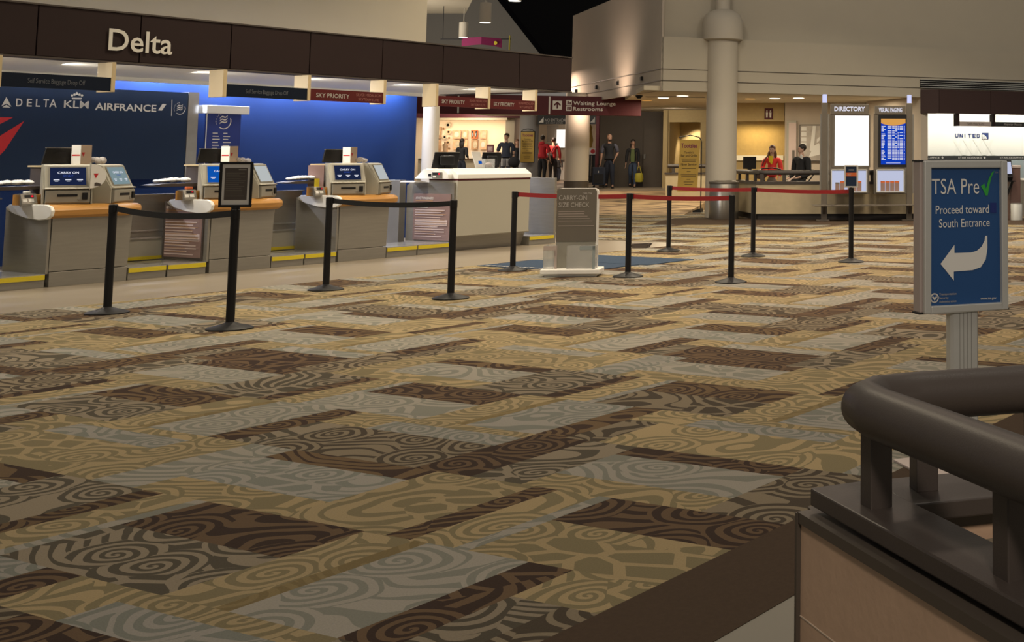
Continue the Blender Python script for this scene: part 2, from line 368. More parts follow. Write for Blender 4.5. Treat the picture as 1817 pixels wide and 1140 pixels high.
    outer = mth('ADD', mth('MULTIPLY', bands, mth('SUBTRACT', 1, ispeb)), mth('MULTIPLY', peb, ispeb))
    ss = mth('MULTIPLY', inside, isbig)
    fac = mth('ADD', mth('MULTIPLY', spiral, ss), mth('MULTIPLY', outer, mth('SUBTRACT', 1, ss)))
    mx = N.new('ShaderNodeMix'); mx.data_type = 'RGBA'; L.new(fac, mx.inputs[0])
    L.new(A('base_col').outputs['Color'], mx.inputs[6]); L.new(A('motif_col').outputs['Color'], mx.inputs[7])
    fn = N.new('ShaderNodeTexNoise'); fn.inputs['Scale'].default_value = 160; fn.inputs['Detail'].default_value = 2; L.new(tc.outputs['Object'], fn.inputs['Vector'])
    m2 = N.new('ShaderNodeMix'); m2.data_type = 'RGBA'; m2.blend_type = 'MULTIPLY'; m2.inputs[0].default_value = .35
    L.new(mx.outputs[2], m2.inputs[6]); L.new(fn.outputs['Fac'], m2.inputs[7])
    k3 = N.new('ShaderNodeMix'); k3.data_type = 'RGBA'; k3.blend_type = 'MULTIPLY'; k3.inputs[0].default_value = 1; k3.inputs[7].default_value = (1.22, 1.22, 1.22, 1)
    L.new(m2.outputs[2], k3.inputs[6]); L.new(k3.outputs[2], b.inputs['Base Color'])
    bp = N.new('ShaderNodeBump'); bp.inputs['Strength'].default_value = .25; bp.inputs['Distance'].default_value = .004; L.new(fn.outputs['Fac'], bp.inputs['Height']); L.new(bp.outputs[0], b.inputs['Normal'])
    me.materials.append(m); o = bpy.data.objects.new('carpet', me); C.objects.link(o); o.location.z = .004; o.rotation_euler.z = RU; o['kind'] = 'structure'
build_carpet()
MB().box(-2, 31, -4, 2.252, .0005, .003).build('floor_stone', mat('stone_tile', (.15, .14, .105), .45, var=.12, vscale=2), rotz=RU, kind='structure')
bord = mat('carpet_border', (.062, .042, .028), .95, var=.15, vscale=60, bump=.2, bscale=400, spec=.1)
MB().box(.0, 31, 2.25, 2.702, .001, .005).build('trim_1', bord, rotz=RU, kind='structure')
MB().box(-5.5, 9, 26.6, 29.5, .001, .006).build('trim_2', bord, kind='structure')

def wallY(name, x0, x1, y0, y1, Y, m, thick=.12, kind='structure', zb=None, zt=None):     # a wall facing the hall at depth Y
    a, b = at(x0, y1, Y), at(x1, y0, Y)
    return MB().box(a.x, b.x, Y, Y + thick, a.z if zb is None else zb, b.z if zt is None else zt).build(name, m, kind=kind)

# check-in back wall: blue to 2.72 m, plaster above, canopy in front
MB().box(2.5, 16.25, 0, .3, 0, 2.74).build('wall_left', M['blue'], loc=uvw(0, -18.0), rotz=RU, kind='structure')
MB().box(2.5, 16.45, .05, .35, 2.74, 7.5).build('wall_left_upper', M['wall'], loc=uvw(0, -18.0), rotz=RU, kind='structure')
MB().box(2.5, 16.25, .06, 2.85, 2.5, 2.6).build('ceiling_canopy', M['white'], loc=uvw(0, -14.5), rotz=RU, kind='structure')
MB().box(2.5, 16.25, 2.8, 2.9, 2.45, 2.56).build('trim_3', M['white'], loc=uvw(0, -14.5), rotz=RU, kind='structure')

# far end: gable, sloped night glazing, ceiling strip
gz = lambda x, y: at(x, y, 52)
g0, g1, g2, g3 = gz(700, 118), gz(700, -60), gz(836, -60), gz(975, 118)
MB().prism([(g0.x, g0.z), (g1.x, g1.z), (g2.x, g2.z), (g3.x, g3.z)], 52, 52.2).build('wall_back_gable', M['gable'], kind='structure')
d = (g3 - g2); r0 = g2 - d * .6; r1 = g3 + d * .35
vs = [r0, r1, r1 + Vector((0, 60, 0)), r0 + Vector((0, 60, 0))]
MB().add(vs + [v + Vector((.15, 0, .15)) for v in vs], [(0, 1, 2, 3), (7, 6, 5, 4), (0, 4, 5, 1), (1, 5, 6, 2), (2, 6, 7, 3), (3, 7, 4, 0)]).build('window_1', M['glass_black'], kind='structure')
mb = MB()
for i in range(1, 14):
    o_ = Vector((-.03, i * 2.6, -.03)); mb.tube([r0 + o_, r1 + o_], .02, 4)
mb.build('trim_4', M['mull'], kind='structure')
MB().add([flr(700, -40, 7.05), flr(858, -40, 7.05), flr(826, 24, 7.05), flr(700, 24, 7.05)] + [p + Vector((0, 0, .1)) for p in (flr(700, -40, 7.05), flr(858, -40, 7.05), flr(826, 24, 7.05), flr(700, 24, 7.05))],
         [(0, 1, 2, 3), (7, 6, 5, 4), (0, 4, 5, 1), (1, 5, 6, 2), (2, 6, 7, 3), (3, 7, 4, 0)]).build('ceiling_strip', M['wall'], kind='structure')

# right-hand building: column, bands over the passage, corner face
RB = R(28); OB = Vector((-4.52, 30.0, 0))
col = MB().lathe([(.36, 0), (.36, 4.15), (.47, 4.18), (.475, 4.62), (.40, 4.78), (.25, 4.88), (.17, 4.9), (.17, 5.6)], 40).build('column', M['column'], loc=OB, kind='structure')
def bandface(name, p0, p1, q0, q1, z0, z1, m=M['wall']): return MB().box(p0, p1, q0, q1, z0, z1).build(name, m, loc=OB, rotz=RB, kind='structure')
PL = -1.485
bandface('wall_right_band', PL + .01, 16, .0, .4, 2.94, 4.2)
for i, z in enumerate((3.17, 3.44)):
    bandface('trim_%d' % (5 + i), PL - .012, 9.0 if i == 0 else 9.0, -.012, .0, z, z + .014, M['trim'])
bandface('wall_right_upper', PL + .05, 18, .28, .5, 4.18, 7.5)
MB().box(PL, PL + .05, .0, 8.95, 2.94, 5.56).build('wall_right_corner', M['wall_pink'], loc=OB, rotz=RB, kind='structure')
for i, z in enumerate((3.17, 3.44)):
    MB().box(PL - .012, PL, 0, 8.95, z, z + .014).build('trim_%d' % (7 + i), M['trim'], loc=OB, rotz=RB, kind='structure')
E2 = None
MB().prism([(-8.6, 36.9), (-6.2, 29.2), (3.5, 34.3), (14, 40), (14, 48), (-16, 48), (-16, 37)], 2.95, 3.05, 'z').build('ceiling_passage', M['ceil'], kind='structure')
# passage walls, left of the column
wallY('wall_back_brown', 1062, 1177, 150, 345, 43.2, M['brown_wall'], zb=ZH)
wallY('wall_back_tan', 1174.5, 1186, 150, 345, 42, M['tan_wall'], zb=ZH)
wallY('wall_back_lintel', 1186, 1300, 150, 217, 42, M['tan_wall'])
wallY('wall_back_pier', 1241, 1300, 217, 345, 42, M['tan_wall'], zb=ZH)
a = at(1186, 300, 42)
MB().box(a.x - .05, a.x, 42.1, 44.0, ZH, 3.0).build('wall_back_reveal', M['tan_wall'], kind='structure')
wallY('wall_back_recess', 1184, 1300, 150, 345, 44, M['tan_wall'], zb=ZH)
MB().box(at(1115, 300, 43).x, at(1177, 300, 43).x, 43.12, 43.2, ZH, ZH + .25).build('baseboard_back', M['dark'], kind='structure')
# passage walls, right of the column
wallY('wall_side_tan', 1300, 1392, 150, 215, 36.4, M['tan_wall'])
wallY('wall_side_recess', 1300, 1394, 205, 400, 37.6, M['tan_wall'], zb=0)
wallY('wall_side_beige', 1391, 1640, 150, 400, 36.2, M['wall_pink'], thick=1.5, zb=0)
# check-in hall of the second airline on the right: white wall with grey band below
MB().box(5.55, 16, 3.0, 3.2, 1.42, 2.94).build('wall_right_white', M['pale_wall'], loc=OB, rotz=RB, kind='structure')
MB().box(5.55, 16, 2.95, 3.2, 0, 1.33).build('wall_right_grey', M['teal_wall'], loc=OB, rotz=RB, kind='structure')
MB().box(5.35, 5.55, .0, 3.2, 0, 2.94).build('wall_right_return', M['wall_pink'], loc=OB, rotz=RB, kind='structure')
MB().box(5.55, 16, .4, 3.0, 2.9, 2.94).build('ceiling_right', M['ceil'], loc=OB, rotz=RB, kind='structure')

# shopfront at the far end of the concourse
wallY('wall_shop_sill', 740, 897, 281, 330, 50, M['shop_tan'], zb=ZH)
wallY('trim_9', 740, 900, 277, 281.5, 49.8, M['shop_wall'], thick=.5)
wallY('wall_shop_back', 735, 905, 190, 330, 51.6, M['shop_wall'], zb=ZH)
wallY('wall_shop_pier', 894, 914, 190, 330, 49.7, M['shop_tan'], thick=1.9, zb=ZH)
wallY('wall_shop_beam', 735, 1078, 192, 209, 49.2, M['maroon'], thick=.6)
wallY('trim_10', 757, 900, 209, 213, 49.3, M['cream'], thick=.4)
wallY('trim_11', 755, 762, 170, 330, 47.5, M['grey_wall'], thick=.3, zb=ZH)
wallY('wall_shop_far', 905, 1075, 190, 330, 60, M['shop_wall'], zb=ZH)
wallY('wall_shop_grey', 1064, 1116, 190, 330, 45.5, M['grey_wall'], thick=1.5, zb=ZH)
wallY('trim_12', 1055, 1064, 190, 330, 45.3, M['maroon'], thick=.3, zb=ZH)
MB().prism([(-26, 40.5), (-8.5, 40.5), (-8.5, 61), (-30, 61)], 3.12, 3.2, 'z').build('ceiling_concourse', M['ceil'], kind='structure')
col2 = MB().lathe([(.33, ZH), (.33, 3.2)], 32).build('column', M['column'], loc=tuple(flr(1022, 343, ZH).xy) + (0,), kind='structure')
MB().lathe([(.345, ZH), (.345, ZH + .34)], 32).build('baseboard_column', M['trim'], loc=col2.location, kind='structure')
col3 = MB().lathe([(.35, ZH), (.35, 3.12)], 32).build('column', M['grey_wall'], loc=(at(937, 300, 48).x, 48, 0), kind='structure')
col4 = MB().lathe([(.14, 0), (.14, 2.55)], 28).build('column', M['column'], loc=uvw(16.42, -17.82), kind='structure')
# lamps of the passage, the shop and the second check-in hall
for x, y, Y, e in [(1178, 172, 34, 22), (1212, 168, 33, 22), (1330, 176, 34, 24), (1420, 175, 33.5, 24), (1540, 172, 33.6, 16), (1110, 178, 38, 14)]:
    p = at(x, y, Y); lamp('passage_lamp', 'AREA', (p.x, p.y, 2.9), e * 2.6, WARM, size=.3)
p = at(1238, 205, 43); lamp('recess_lamp', 'SPOT', (p.x - .15, 43.3, 2.85), 260, WARM, target=(p.x - .1, 44, .6), spot=75, blend=.4, size=.05)
p = at(1340, 200, 37); lamp('recess_lamp', 'AREA', (p.x, 37.1, 2.3), 22, (1, .72, .3), target=(p.x, 37.5, 0), size=1.0, size_y=.2)
for x in (775, 800, 830, 860, 885):
    p = at(x, 222, 50.6); lamp('shop_lamp', 'AREA', p, 15, (1, .72, .46), target=at(x, 290, 51.6), size=.5)
for x in (960, 985, 1045): lamp('shop_lamp', 'AREA', at(x, 200, 56), 140, (1, .86, .7), target=at(x, 300, 59.9), size=.6)
p = at(1078, 230, 44.5); lamp('niche_lamp', 'AREA', (p.x, 44.2, 2.95), 14, NEUT, target=(p.x, 45.5, 1), size=.3)
for p_ in (6.6, 8.4, 10.2, 12): 
    q = OB + Matrix.Rotation(RB, 3, 'Z') @ Vector((p_, 1.9, 2.86)); q2 = OB + Matrix.Rotation(RB, 3, 'Z') @ Vector((p_, 3.0, 1.6))
    lamp('united_lamp', 'AREA', q, 45, (1, .97, .88), target=q2, size=1.2, size_y=.15)
for x, y, e in ((-12.5, 43.5, 110), (-16, 44.5, 110), (-19, 45.5, 90), (-17, 48, 90), (-9.2, 40, 60), (-7.6, 40.2, 50)): lamp('concourse_light', 'AREA', (x, y, 3.0), e, NEUT, target=(x - .4, y + 2.5, .4), size=.5)  # extra fills, added and tilted to brighten the people and back walls
for y, e in ((36.5, 150), (41, 150), (46, 150), (52, 150)): lamp('concourse_light', 'AREA', (-10.5 + (y - 36) * -.3, y, 3.9 if y < 40 else 3.05), e, PINK, size=.4)
lamp('sign_fill', 'SPOT', (-6.2, 30.2, 2.85), 130, WARM, target=(-5.7, 33, 1.0), spot=50, size=.1)  # added front spot to brighten the gold restaurant sign
lamp('column_fill', 'SPOT', (-9.0, 34.8, 2.9), 150, PINK, target=(-10.1, 38, 1.5), spot=70, blend=.8, size=.2)  # fill spot added to brighten the concourse column
# wall washer on the corner face of the right-hand building
q = OB + Matrix.Rotation(RB, 3, 'Z') @ Vector((PL - .9, 3.0, 2.7)); q2 = OB + Matrix.Rotation(RB, 3, 'Z') @ Vector((PL, 3.2, 4.0))
lamp('wall_washer', 'SPOT', q, 160, PINK, target=q2, spot=100, blend=1, size=.1)
# ------------------------------------------------------------------ check-in row: canopy fascia and hanging signs
VF = -14.5
t = thing('fascia_sign', 'long dark brown overhead sign band with pale airline lettering above the check-in counters', 'sign', uvw(0, VF), RU)
us = [3.42, 4.55, 5.68, 6.80, 7.93, 9.05, 10.18, 11.30, 12.46, 13.55, 15.1]
pb = MB()
for a, b in zip(us, us[1:] + [16.3]): pb.box(a + .006, b - .006, 0, .05, 2.5, 3.05)
pb.build('panel', M['fascia'], t, bevel=.004)
MB().box(3.42, 16.3, .03, .3, 2.485, 3.06).box(16.1, 16.3, .05, 2.8, 2.485, 3.06).build('frame', M['fascia'], t)
MB().box(3.42, 16.31, -.012, .3, 3.05, 3.068).box(3.42, 16.31, -.012, .06, 2.478, 2.496).build('edge_trim', M['brown_panel'], t)
MB().text('Delta', 8.68, 2.62, .245, width=.745, y=-.02, bold=.012, depth=.02).build('lettering', M['white_l'], t)

SIGN = {}
def hang_sign(u0, u1, lab, kind, group=None, left=True):
    t = thing('hanging_sign', lab, 'sign', uvw(u0, -14.38), RU, group); wd = u1 - u0
    MB().box(.0, wd - .04, 0, .03, 2.15, 2.30).build('board', M['navy_dark'] if kind == 'navy' else M['red_board'], t)
    if left: MB().box(-.05, 0, -.01, .26, 2.14, 2.475).build('bracket', M['cream'], t, bevel=.004)
    MB().box(wd - .05, wd - .005, -.01, .26, 2.14, 2.475).build('bracket', M['cream'], t, bevel=.004)
    mb = MB()
    if kind == 'navy': mb.text('Self Service Baggage Drop Off', wd * .47, 2.20, .052, width=wd * .5, align='c', y=-.004).build('lettering', M['dim_l'], t)
    else:
        mb.text('SKY PRIORITY', wd * .07, 2.195, .055, width=wd * .43, y=-.004, bold=.012).build('lettering', M['grey_l'], t)
        MB().text('SILVER MEDALLION', wd * .76, 2.235, .036, width=wd * .34, align='c', y=-.004).build('small_lettering', M['rose_l'], t); MB().text('SKYTEAM ELITE', wd * .76, 2.175, .036, width=wd * .28, align='c', y=-.004).build('small_lettering', M['rose_l'], t)
    return t
hang_sign(7.54, 8.72, 'navy hanging sign over the leftmost check-in position, in front of the airline logo panel', 'navy')
hang_sign(10.06, 11.24, 'navy hanging sign left of the red one, over the middle counters', 'navy')
hang_sign(11.24, 12.44, 'red priority hanging sign beside a navy one, in front of the blue wall', 'red', left=False)
hang_sign(13.36, 14.38, 'red priority hanging sign next right of the round white wall column', 'red')
hang_sign(14.38, 15.38, 'red priority hanging sign nearest the arrow direction sign', 'red', left=False)

# navy logo panel on the back wall
VP = -17.78
t = thing('logo_panel', 'dark navy wall panel with white airline logos and a red triangle at its left', 'panel', uvw(0, VP), RU)
MB().box(4.2, 11.85, 0, .05, 1.1, 2.35).build('board', M['navy'], t)
MB().box(11.86, 12.02, .0, .2, 1.1, 2.36).build('steel_edge', M['steel_top'], t)
MB().box(4.2, 11.85, .05, .2, 1.1, 2.34).build('backing', M['black'], t)
def pp(x, y): return onv(x, y, VP)
lm = MB()
def up(pts, y=-.004, mb=None, mi=0): (mb or lm).poly([pp(*p) for p in pts], y, mi)
up([(2, 189), (11, 172), (20, 189.5), (11, 184)]); lm.build('triangle_logo', M['white_l'], t); lm = MB(); up([(4, 190.5), (11, 186), (18, 191), (11, 191)])
def wtext(mb, s, x0, x1, yb, yt, bold=0, yy=-.004):
    (u0, z0), (u1, z1), (_, zt) = pp(x0, yb), pp(x1, yb), pp(x0, yt)
    mb.text(s, u0, z0, zt - z0, width=u1 - u0, y=yy, bold=bold)
for i, (ch, x0, x1) in enumerate([('D', 28, 39), ('E', 47, 56), ('L', 63, 71), ('T', 76, 86), ('A', 87, 100)]): wtext(lm, ch, x0, x1, 188.5 + i * .4, 174.5 + i * .4, .012)
lm.build('wide_logo', M['white_l'], t); lm = MB()
wtext(lm, 'KLM', 113, 157, 191, 178, .012)
for k in range(5): cx, cy = pp(127.5 + k * 4.4, 169.5 - (1.5 if k in (1, 3) else (3 if k == 2 else 0))); lm.prism([(cx + .016 * math.cos(a * math.pi / 4), cy + .016 * math.sin(a * math.pi / 4)) for a in range(8)], -.006, -.002)
up([(127, 173.5), (145, 173.7), (144, 176.5), (128, 176.3)]); u_, z_ = pp(136, 165); lm.prism([(u_ + .012 * math.cos(a * math.pi / 4), z_ + .012 * math.sin(a * math.pi / 4)) for a in range(8)], -.006, -.002)
lm.build('crown_logo', M['white_l'], t); lm = MB()
wtext(lm, 'AIRFRANCE', 168, 277, 195, 182.5, .02)
up([(280, 196), (287, 196.5), (295, 185), (288, 184.5)])
lm.build('slash_logo', M['white_l'], t); lm = MB()
up([(303.4, 206), (304.6, 206), (305.6, 177), (304.4, 177)])
def skyteam(mb, cu, cz, r, y):
    for k, dz in enumerate((.38, .05, -.28)):
        pts = [(cu + r * (-.55 + 1.0 * i / 8), cz + r * (dz - .12 + .34 * (i / 8) + .12 * math.sin(i / 8 * 6.28))) for i in range(9)]
        mb.poly(pts + [(p[0] + .02 * r, p[1] + .17 * r) for p in reversed(pts)], y)
    arc = [(-2.2 + 2.6 * i / 12) for i in range(13)]
    mb.poly([(cu + r * math.cos(a), cz + r * math.sin(a)) for a in arc] + [(cu + r * .88 * math.cos(a), cz + r * .9 * math.sin(a)) for a in reversed(arc)], y)
    for i, ch in enumerate('SKYTEAM'):
        a = math.pi * 1.12 - i * .29
        mb.text(ch, cu + r * 1.02 * math.cos(a), cz + r * 1.0 * math.sin(a) - r * .1, r * .2, align='c', y=y)
u_, z_ = pp(319, 193); skyteam(lm, u_, z_, .085, -.004)
lm.build('globe_logo', M['white_l'], t)
rm = MB(); up([(-60, 208), (23, 208.5), (-60, 251)], mb=rm); up([(43, 214.5), (-40, 266), (-40, 330 - 14), (8, 267)], mb=rm); rm.build('red_emblem', M['red'], t)
t['label'] = 'dark navy wall panel with white airline logos and a red triangle at its left'
# alliance sign on the blue wall
t = thing('alliance_sign', 'narrow blue hanging panel with a white globe emblem below a white light bar', 'sign', uvw(0, -17.75), RU)
(ua, za), (ub, zb) = onv(368, 200, -17.75), onv(421, 345, -17.75)
MB().box(ua, ub, .0, .05, 1.0, za + .02).build('board', M['blue_sign'], t)
(uc, zc), (ud, zd) = onv(359, 201, -17.75), onv(436, 186, -17.75)
MB().box(uc, ud, -.1, .15, zc, zd - .03).build('light_bar', M['white'], t, bevel=.008)
MB().box(ua - .012, ua, -.006, .0, 1.0, za).build('edge', M['white_l'], t)
lm = MB(); cu_, cz_ = onv(397, 215, -17.75); skyteam(lm, cu_, cz_, .12, -.004)
for i in range(7):
    zz = onv(390, 237.5 + i * 5.4, -17.75)[1]
    lm.box(onv(377, 240, -17.75)[0], onv(386 + (i * 37 % 5), 240, -17.75)[0], -.004, -.002, zz, zz + .014)
    lm.box(onv(396, 240, -17.75)[0], onv(403 + (i * 53 % 8), 240, -17.75)[0], -.004, -.002, zz, zz + .014)
lm.build('lettering', M['white_l'], t)
tag(MB().box(0, .1, 0, .06, 0, .1).box(.105, .18, .0, .05, .005, .095).build('outlet_box', M['kiosk'], loc=uvw(13.22, -17.96, .93), rotz=RU, bevel=.006), 'small pale outlet box on the blue wall above the steel back panel', 'box')

# ------------------------------------------------------------------ self-service counters
V0 = -14.7
lens = [(.78, .845), (.72, .882), (.6, .89), (.05, .89), (-.03, .872), (-.065, .83), (-.05, .775), (.02, .74), (.16, .728), (.40, .745), (.62, .785), (.74, .82)]
def tabletop(mb, x0, x1):
    ring = []; nx = 22; vs, fs = [], []; n = len(lens); cy, cz = .36, .82
    for i in range(nx + 1):
        x = x0 + (x1 - x0) * i / nx; e = max(0, (x - (x1 - .34)) / .34); k = math.sqrt(max(0, 1 - e * e)); k = max(k, .02); kz = .35 + .65 * k if e > 0 else 1
        x_ = x
        for (y, z) in lens: vs.append((x_, .36 + (y - .36) * k, cz + (z - cz) * kz))
    for i in range(nx):
        for j in range(n): fs.append((i * n + j, i * n + (j + 1) % n, (i + 1) * n + (j + 1) % n, (i + 1) * n + j))
    mb.add(vs, fs, 0, True); mb.add(vs[:n], [tuple(range(n))]); mb.add(vs[-n:], [tuple(range(n))])
def counter(u0, lab, wd, poster):
    t = thing('check_in_counter', lab, 'counter', uvw(u0, V0), RU, None)
    MB().prism([(.0, .165), (wd, .165), (wd + .03, .76), (.01, .76)], .012, .55).build('pedestal', M['steel'], t, bevel=.004)
    MB().box(.0, wd - .01, .0, .5, 0, .158).build('kick_plate', M['steel'], t, bevel=.003)
    MB().box(-.03, .0, .02, .84, .14, .86).build('side_panel', M['steel'], t, bevel=.003)
    mb = MB(); tabletop(mb, -.02, 1.12); mb.build('tabletop', M['wood'], t)
    MB().prism([(.36 + (y - .36) * 1.03, .82 + (z - .82) * 1.05) for y, z in lens], -.06, -.02, 'x').build('end_cap', M['white'], t, bevel=.008)
    MB().box(.2, .98, .50, .84, .885, 1.30).build('back_box', M['brown_panel'], t, bevel=.004)
    MB().box(.18, 1.0, .48, .86, 1.30, 1.318).build('top_trim', M['cream'], t)
    MB().prism([(-.16, .885), (.12, .885), (.07, 1.0), (-.16, 1.0)], .34, .48, 'y').build('scale_readout', M['wood'], t)
    d = MB().prism([(.45, .885), (.302, .885), (.295, .905), (.337, 1.01), (.45, 1.01)], -.16, .0, 'x').build('readout_face', M['steel'], t)
    # sloped front of the readout carries a red display and two keys
    def q(x, s, o=.004): return (x - .15, .295 + .042 * s - o * .9, .905 + .105 * s + o * .4)
    def quad(x0, x1, s0, s1): return MB().add([q(x0, s0), q(x1, s0), q(x1, s1), q(x0, s1)], [(0, 1, 2, 3)])
    quad(.025, .12, .6, .88).build('display', M['black'], d)
    quad(.09, .116, .64, .84).build('led', M['e_red'], d)
    for a, b in ((.0, .045), (.06, .115)): quad(a, b, .14, .45).build('key', M['white'], d)
    MB().prism([(-.42, 1.07), (-.30, 1.05), (.2, 1.05), (.2, 1.09), (-.3, 1.085)], .52, .78, 'y').build('document_tray', M['brown_panel'], t)
    if poster: side_poster(t, -.032, poster)
    return t
def side_poster(t, x, kind):
    # notice board on the -u side: local x = along v
    y0, y1, z0, z1 = .09, .86, .16, .86
    Mx = Matrix(((0, 1, 0, x), (-1, 0, 0, 0), (0, 0, 1, 0), (0, 0, 0, 1)))            # maps (s, n, z) -> (x+n, -s, z)
    pb_ = MB().box(-y1, -y0, -.012, 0, z0, z1, M=Mx).build('notice_board', M['rose_panel'] if kind == 1 else M['brown_panel'], t)
    if kind == 2: MB().box(-y1 + .04, -y0 - .02, -.016, -.012, z0 + .02, z1 - .05, M=Mx).build('notice', M['rose_panel'], pb_)
    w0, w1 = -y1 + .05, -y0 - .05
    MB().text('ADVICE TO PASSENGERS', w0, z1 - .085, .034, width=(w1 - w0) * .55, y=-.02, bold=.02, M=Mx).box(w0, w0 + .26, -.02, -.017, z1 - .215, z1 - .18, M=Mx).build('heading', M['white_l'], pb_)
    MB().bars(w0, w0 + .36, z1 - .125, z1 - .10, 1, .6, y=-.02, M=Mx, ragged=0).bars(w0, w1, z0 + .05, z1 - .26, 9, .16, y=-.02, M=Mx, seed=4, ragged=.5).build('tan_print', M['print_tan'], pb_)
    MB().bars(w0, w1, z0 + .03, z1 - .24, 12, .42, y=-.0195, M=Mx, seed=3).box(w0, w1, -.0195, -.018, z0 + .22, z0 + .31, M=Mx).build('fine_print', M['print_pale'], pb_)
CU = [8.32, 10.18, 12.03]
cl = ['nearest check-in counter, wooden surfboard shaped top with white end cap', 'middle check-in counter with a framed notice on its steel side', 'third check-in counter, next to the white agent desk, with a yellow tag']
ctr = [counter(CU[0], cl[0], .86, 0), counter(CU[1], cl[1], .84, 2), counter(CU[2], cl[2], .80, 0)]

def kiosk(loc, rz, lab, scr, group, txt=True):
    t = thing('check_in_kiosk', lab, 'kiosk', loc, rz, group); wd = .44
    prof = [(.02, .0), (.0, .02), (.0, .15), (.025, .165), (.03, .18), (.155, .43), (.20, .44), (.40, .44), (.40, 0)]
    MB().prism([(.02, .0), (.0, .02), (.0, .15), (.02, .16), (.30, .16), (.30, 0)], -wd / 2 + .01, wd / 2 - .01, 'x').build('printer_unit', M['kiosk_dark'], t, bevel=.006)
    MB().prism([(.0, .165), (-.012, .175), (.03, .185), (.150, .43), (.20, .44), (.30, .44), (.30, .165)], -wd / 2, wd / 2, 'x').build('housing', M['kiosk'], t, bevel=.01, seg=3)
    for s in (-1, 1): MB().prism([(.03, .0), (.03, .17), (.2, .44), (.31, .44), (.31, 0)], s * wd / 2 + (0 if s > 0 else -.015), s * wd / 2 + (.015 if s > 0 else 0), 'x').build('side_cheek', M['kiosk'], t)
    def P(x, s, o): return (x, .03 + .12 * s - .004 - o * .9, .185 + .245 * s + o * .44)
    def quad(x0, x1, s0, s1, o): return MB().add([P(x0, s0, o), P(x1, s0, o), P(x1, s1, o), P(x0, s1, o)], [(0, 1, 2, 3)])
    quad(-.185, .185, .06, .94, .003).build('bezel', M['kiosk_dark'], t)
    s_ = quad(-.17, .17, .10, .90, .006).build('screen', scr, t)
    tm = MB(); ang = math.atan2(.12, .245)
    Mt = Matrix.Translation((0, .03 - .013, .19)) @ Matrix.Rotation(-ang, 4, 'X')
    if txt:
        tm.text('CARRY ON', 0, .165, .026, width=.2, align='c', bold=.02, M=Mt)
        for k in (-.11, 0, .11): tm.box(k - .028, k + .028, -.001, .0, .085, .097, M=Mt).box(k - .016, k + .016, -.001, 0, .07, .077, M=Mt)
        tm.build('screen_text', M['e_text'], s_)
        MB().text('ONLY', 0, .13, .02, width=.1, align='c', bold=.01, M=Mt).build('screen_blue_text', M['e_text2'], s_)
    MB().box(-.10, .09, -.004, .0, .085, .112).build('slot', M['black'], t)
    MB().box(.135, .185, -.018, .0, .05, .125).build('card_reader', M['black'], t, bevel=.004)
    MB().lathe([(.018, 0), (.018, .006), (.012, .008)], 14, M=Matrix.Translation((.11, 0, .055)) @ Matrix.Rotation(math.pi / 2, 4, 'X')).build('dial', M['steel'], t)
    return t
kl = ['nearest check-in counter', 'middle check-in counter', 'third check-in counter']
for i, u0 in enumerate(CU):
    kiosk(uvw(u0 + .20, V0 - .09, .89), RU - R(24), 'grey self-service kiosk with dark carry-on screen, left of the pair on the ' + kl[i], [M['e_screen'], M['e_screen3'], M['e_screen']][i], 'left-hand kiosks')
    kiosk(uvw(u0 + .84, V0 - .10, .89), RU + R(30), 'grey self-service kiosk with pale screen, right of the pair on the ' + kl[i], [M['e_screen2'], M['e_screen4'], M['e_screen4']][i], 'right-hand kiosks', txt=i == 0)
    # things on top of the back box
    z = 1.318
    m = thing('monitor', 'black monitor seen from behind on top of the ' + kl[i], 'monitor', uvw(u0 + .42, V0 - .66, z), RU, 'monitors on the kiosk counters')
    MB().prism([(-.20, .02), (.20, .02), (.22, .20), (-.16, .20)], 0, .025).build('back_shell', M['black'], m, bevel=.006)
    MB().box(-.06, .06, -.02, .12, 0, .012).box(-.02, .02, .02, .04, 0, .1).build('stand', M['black'], m)
    MB().box(-.16, .22, -.004, .028, .198, .206).build('top_edge', M['steel'], m)
    m = thing('carton', 'tall tan and white printed carton standing on the ' + kl[i], 'box', uvw(u0 + .62, V0 - .60, z), RU + R(18), 'cartons on the kiosk counters')
    MB().box(-.08, .08, -.06, .06, 0, .235).build('box_body', M['carton'], m, bevel=.003)
    MB().box(-.084, -.08, -.06, .06, 0, .235).build('white_side', M['white'], m)
    MB().box(-.086, -.083, -.05, .05, .11, .125).poly([(-.07, .15), (-.02, .15), (-.045, .10)], -.061).build('red_mark', M['red'], m)
    pm = MB(); g = random.Random(i)
    for k in range(9): pm.ball((g.uniform(-.1, .1), g.uniform(-.04, .04), .03 + g.uniform(0, .04)), g.uniform(.03, .05), 8, sz=.8)
    tag(pm.build('plastic_bag', M['plastic'], loc=uvw(u0 + .80, V0 - .60, z), rotz=RU), 'crumpled clear plastic bag beside the carton on the ' + kl[i], 'bag', 'crumpled bags on the kiosk counters')
    pm = MB()
    for k in range(8): pm.ball((-.28 + .05 * k, .65 + g.uniform(-.05, .05), 1.118 + .012 * min(k, 3) / 3), .03 + .014 * min(k, 3) / 3, 8, sy=2, sz=.7)
    tag(pm.build('paper_bundle', M['paper'], loc=uvw(u0, V0), rotz=RU), 'crumpled white bundle on the tray beside the ' + kl[i], 'paper', 'white bundles on the trays')
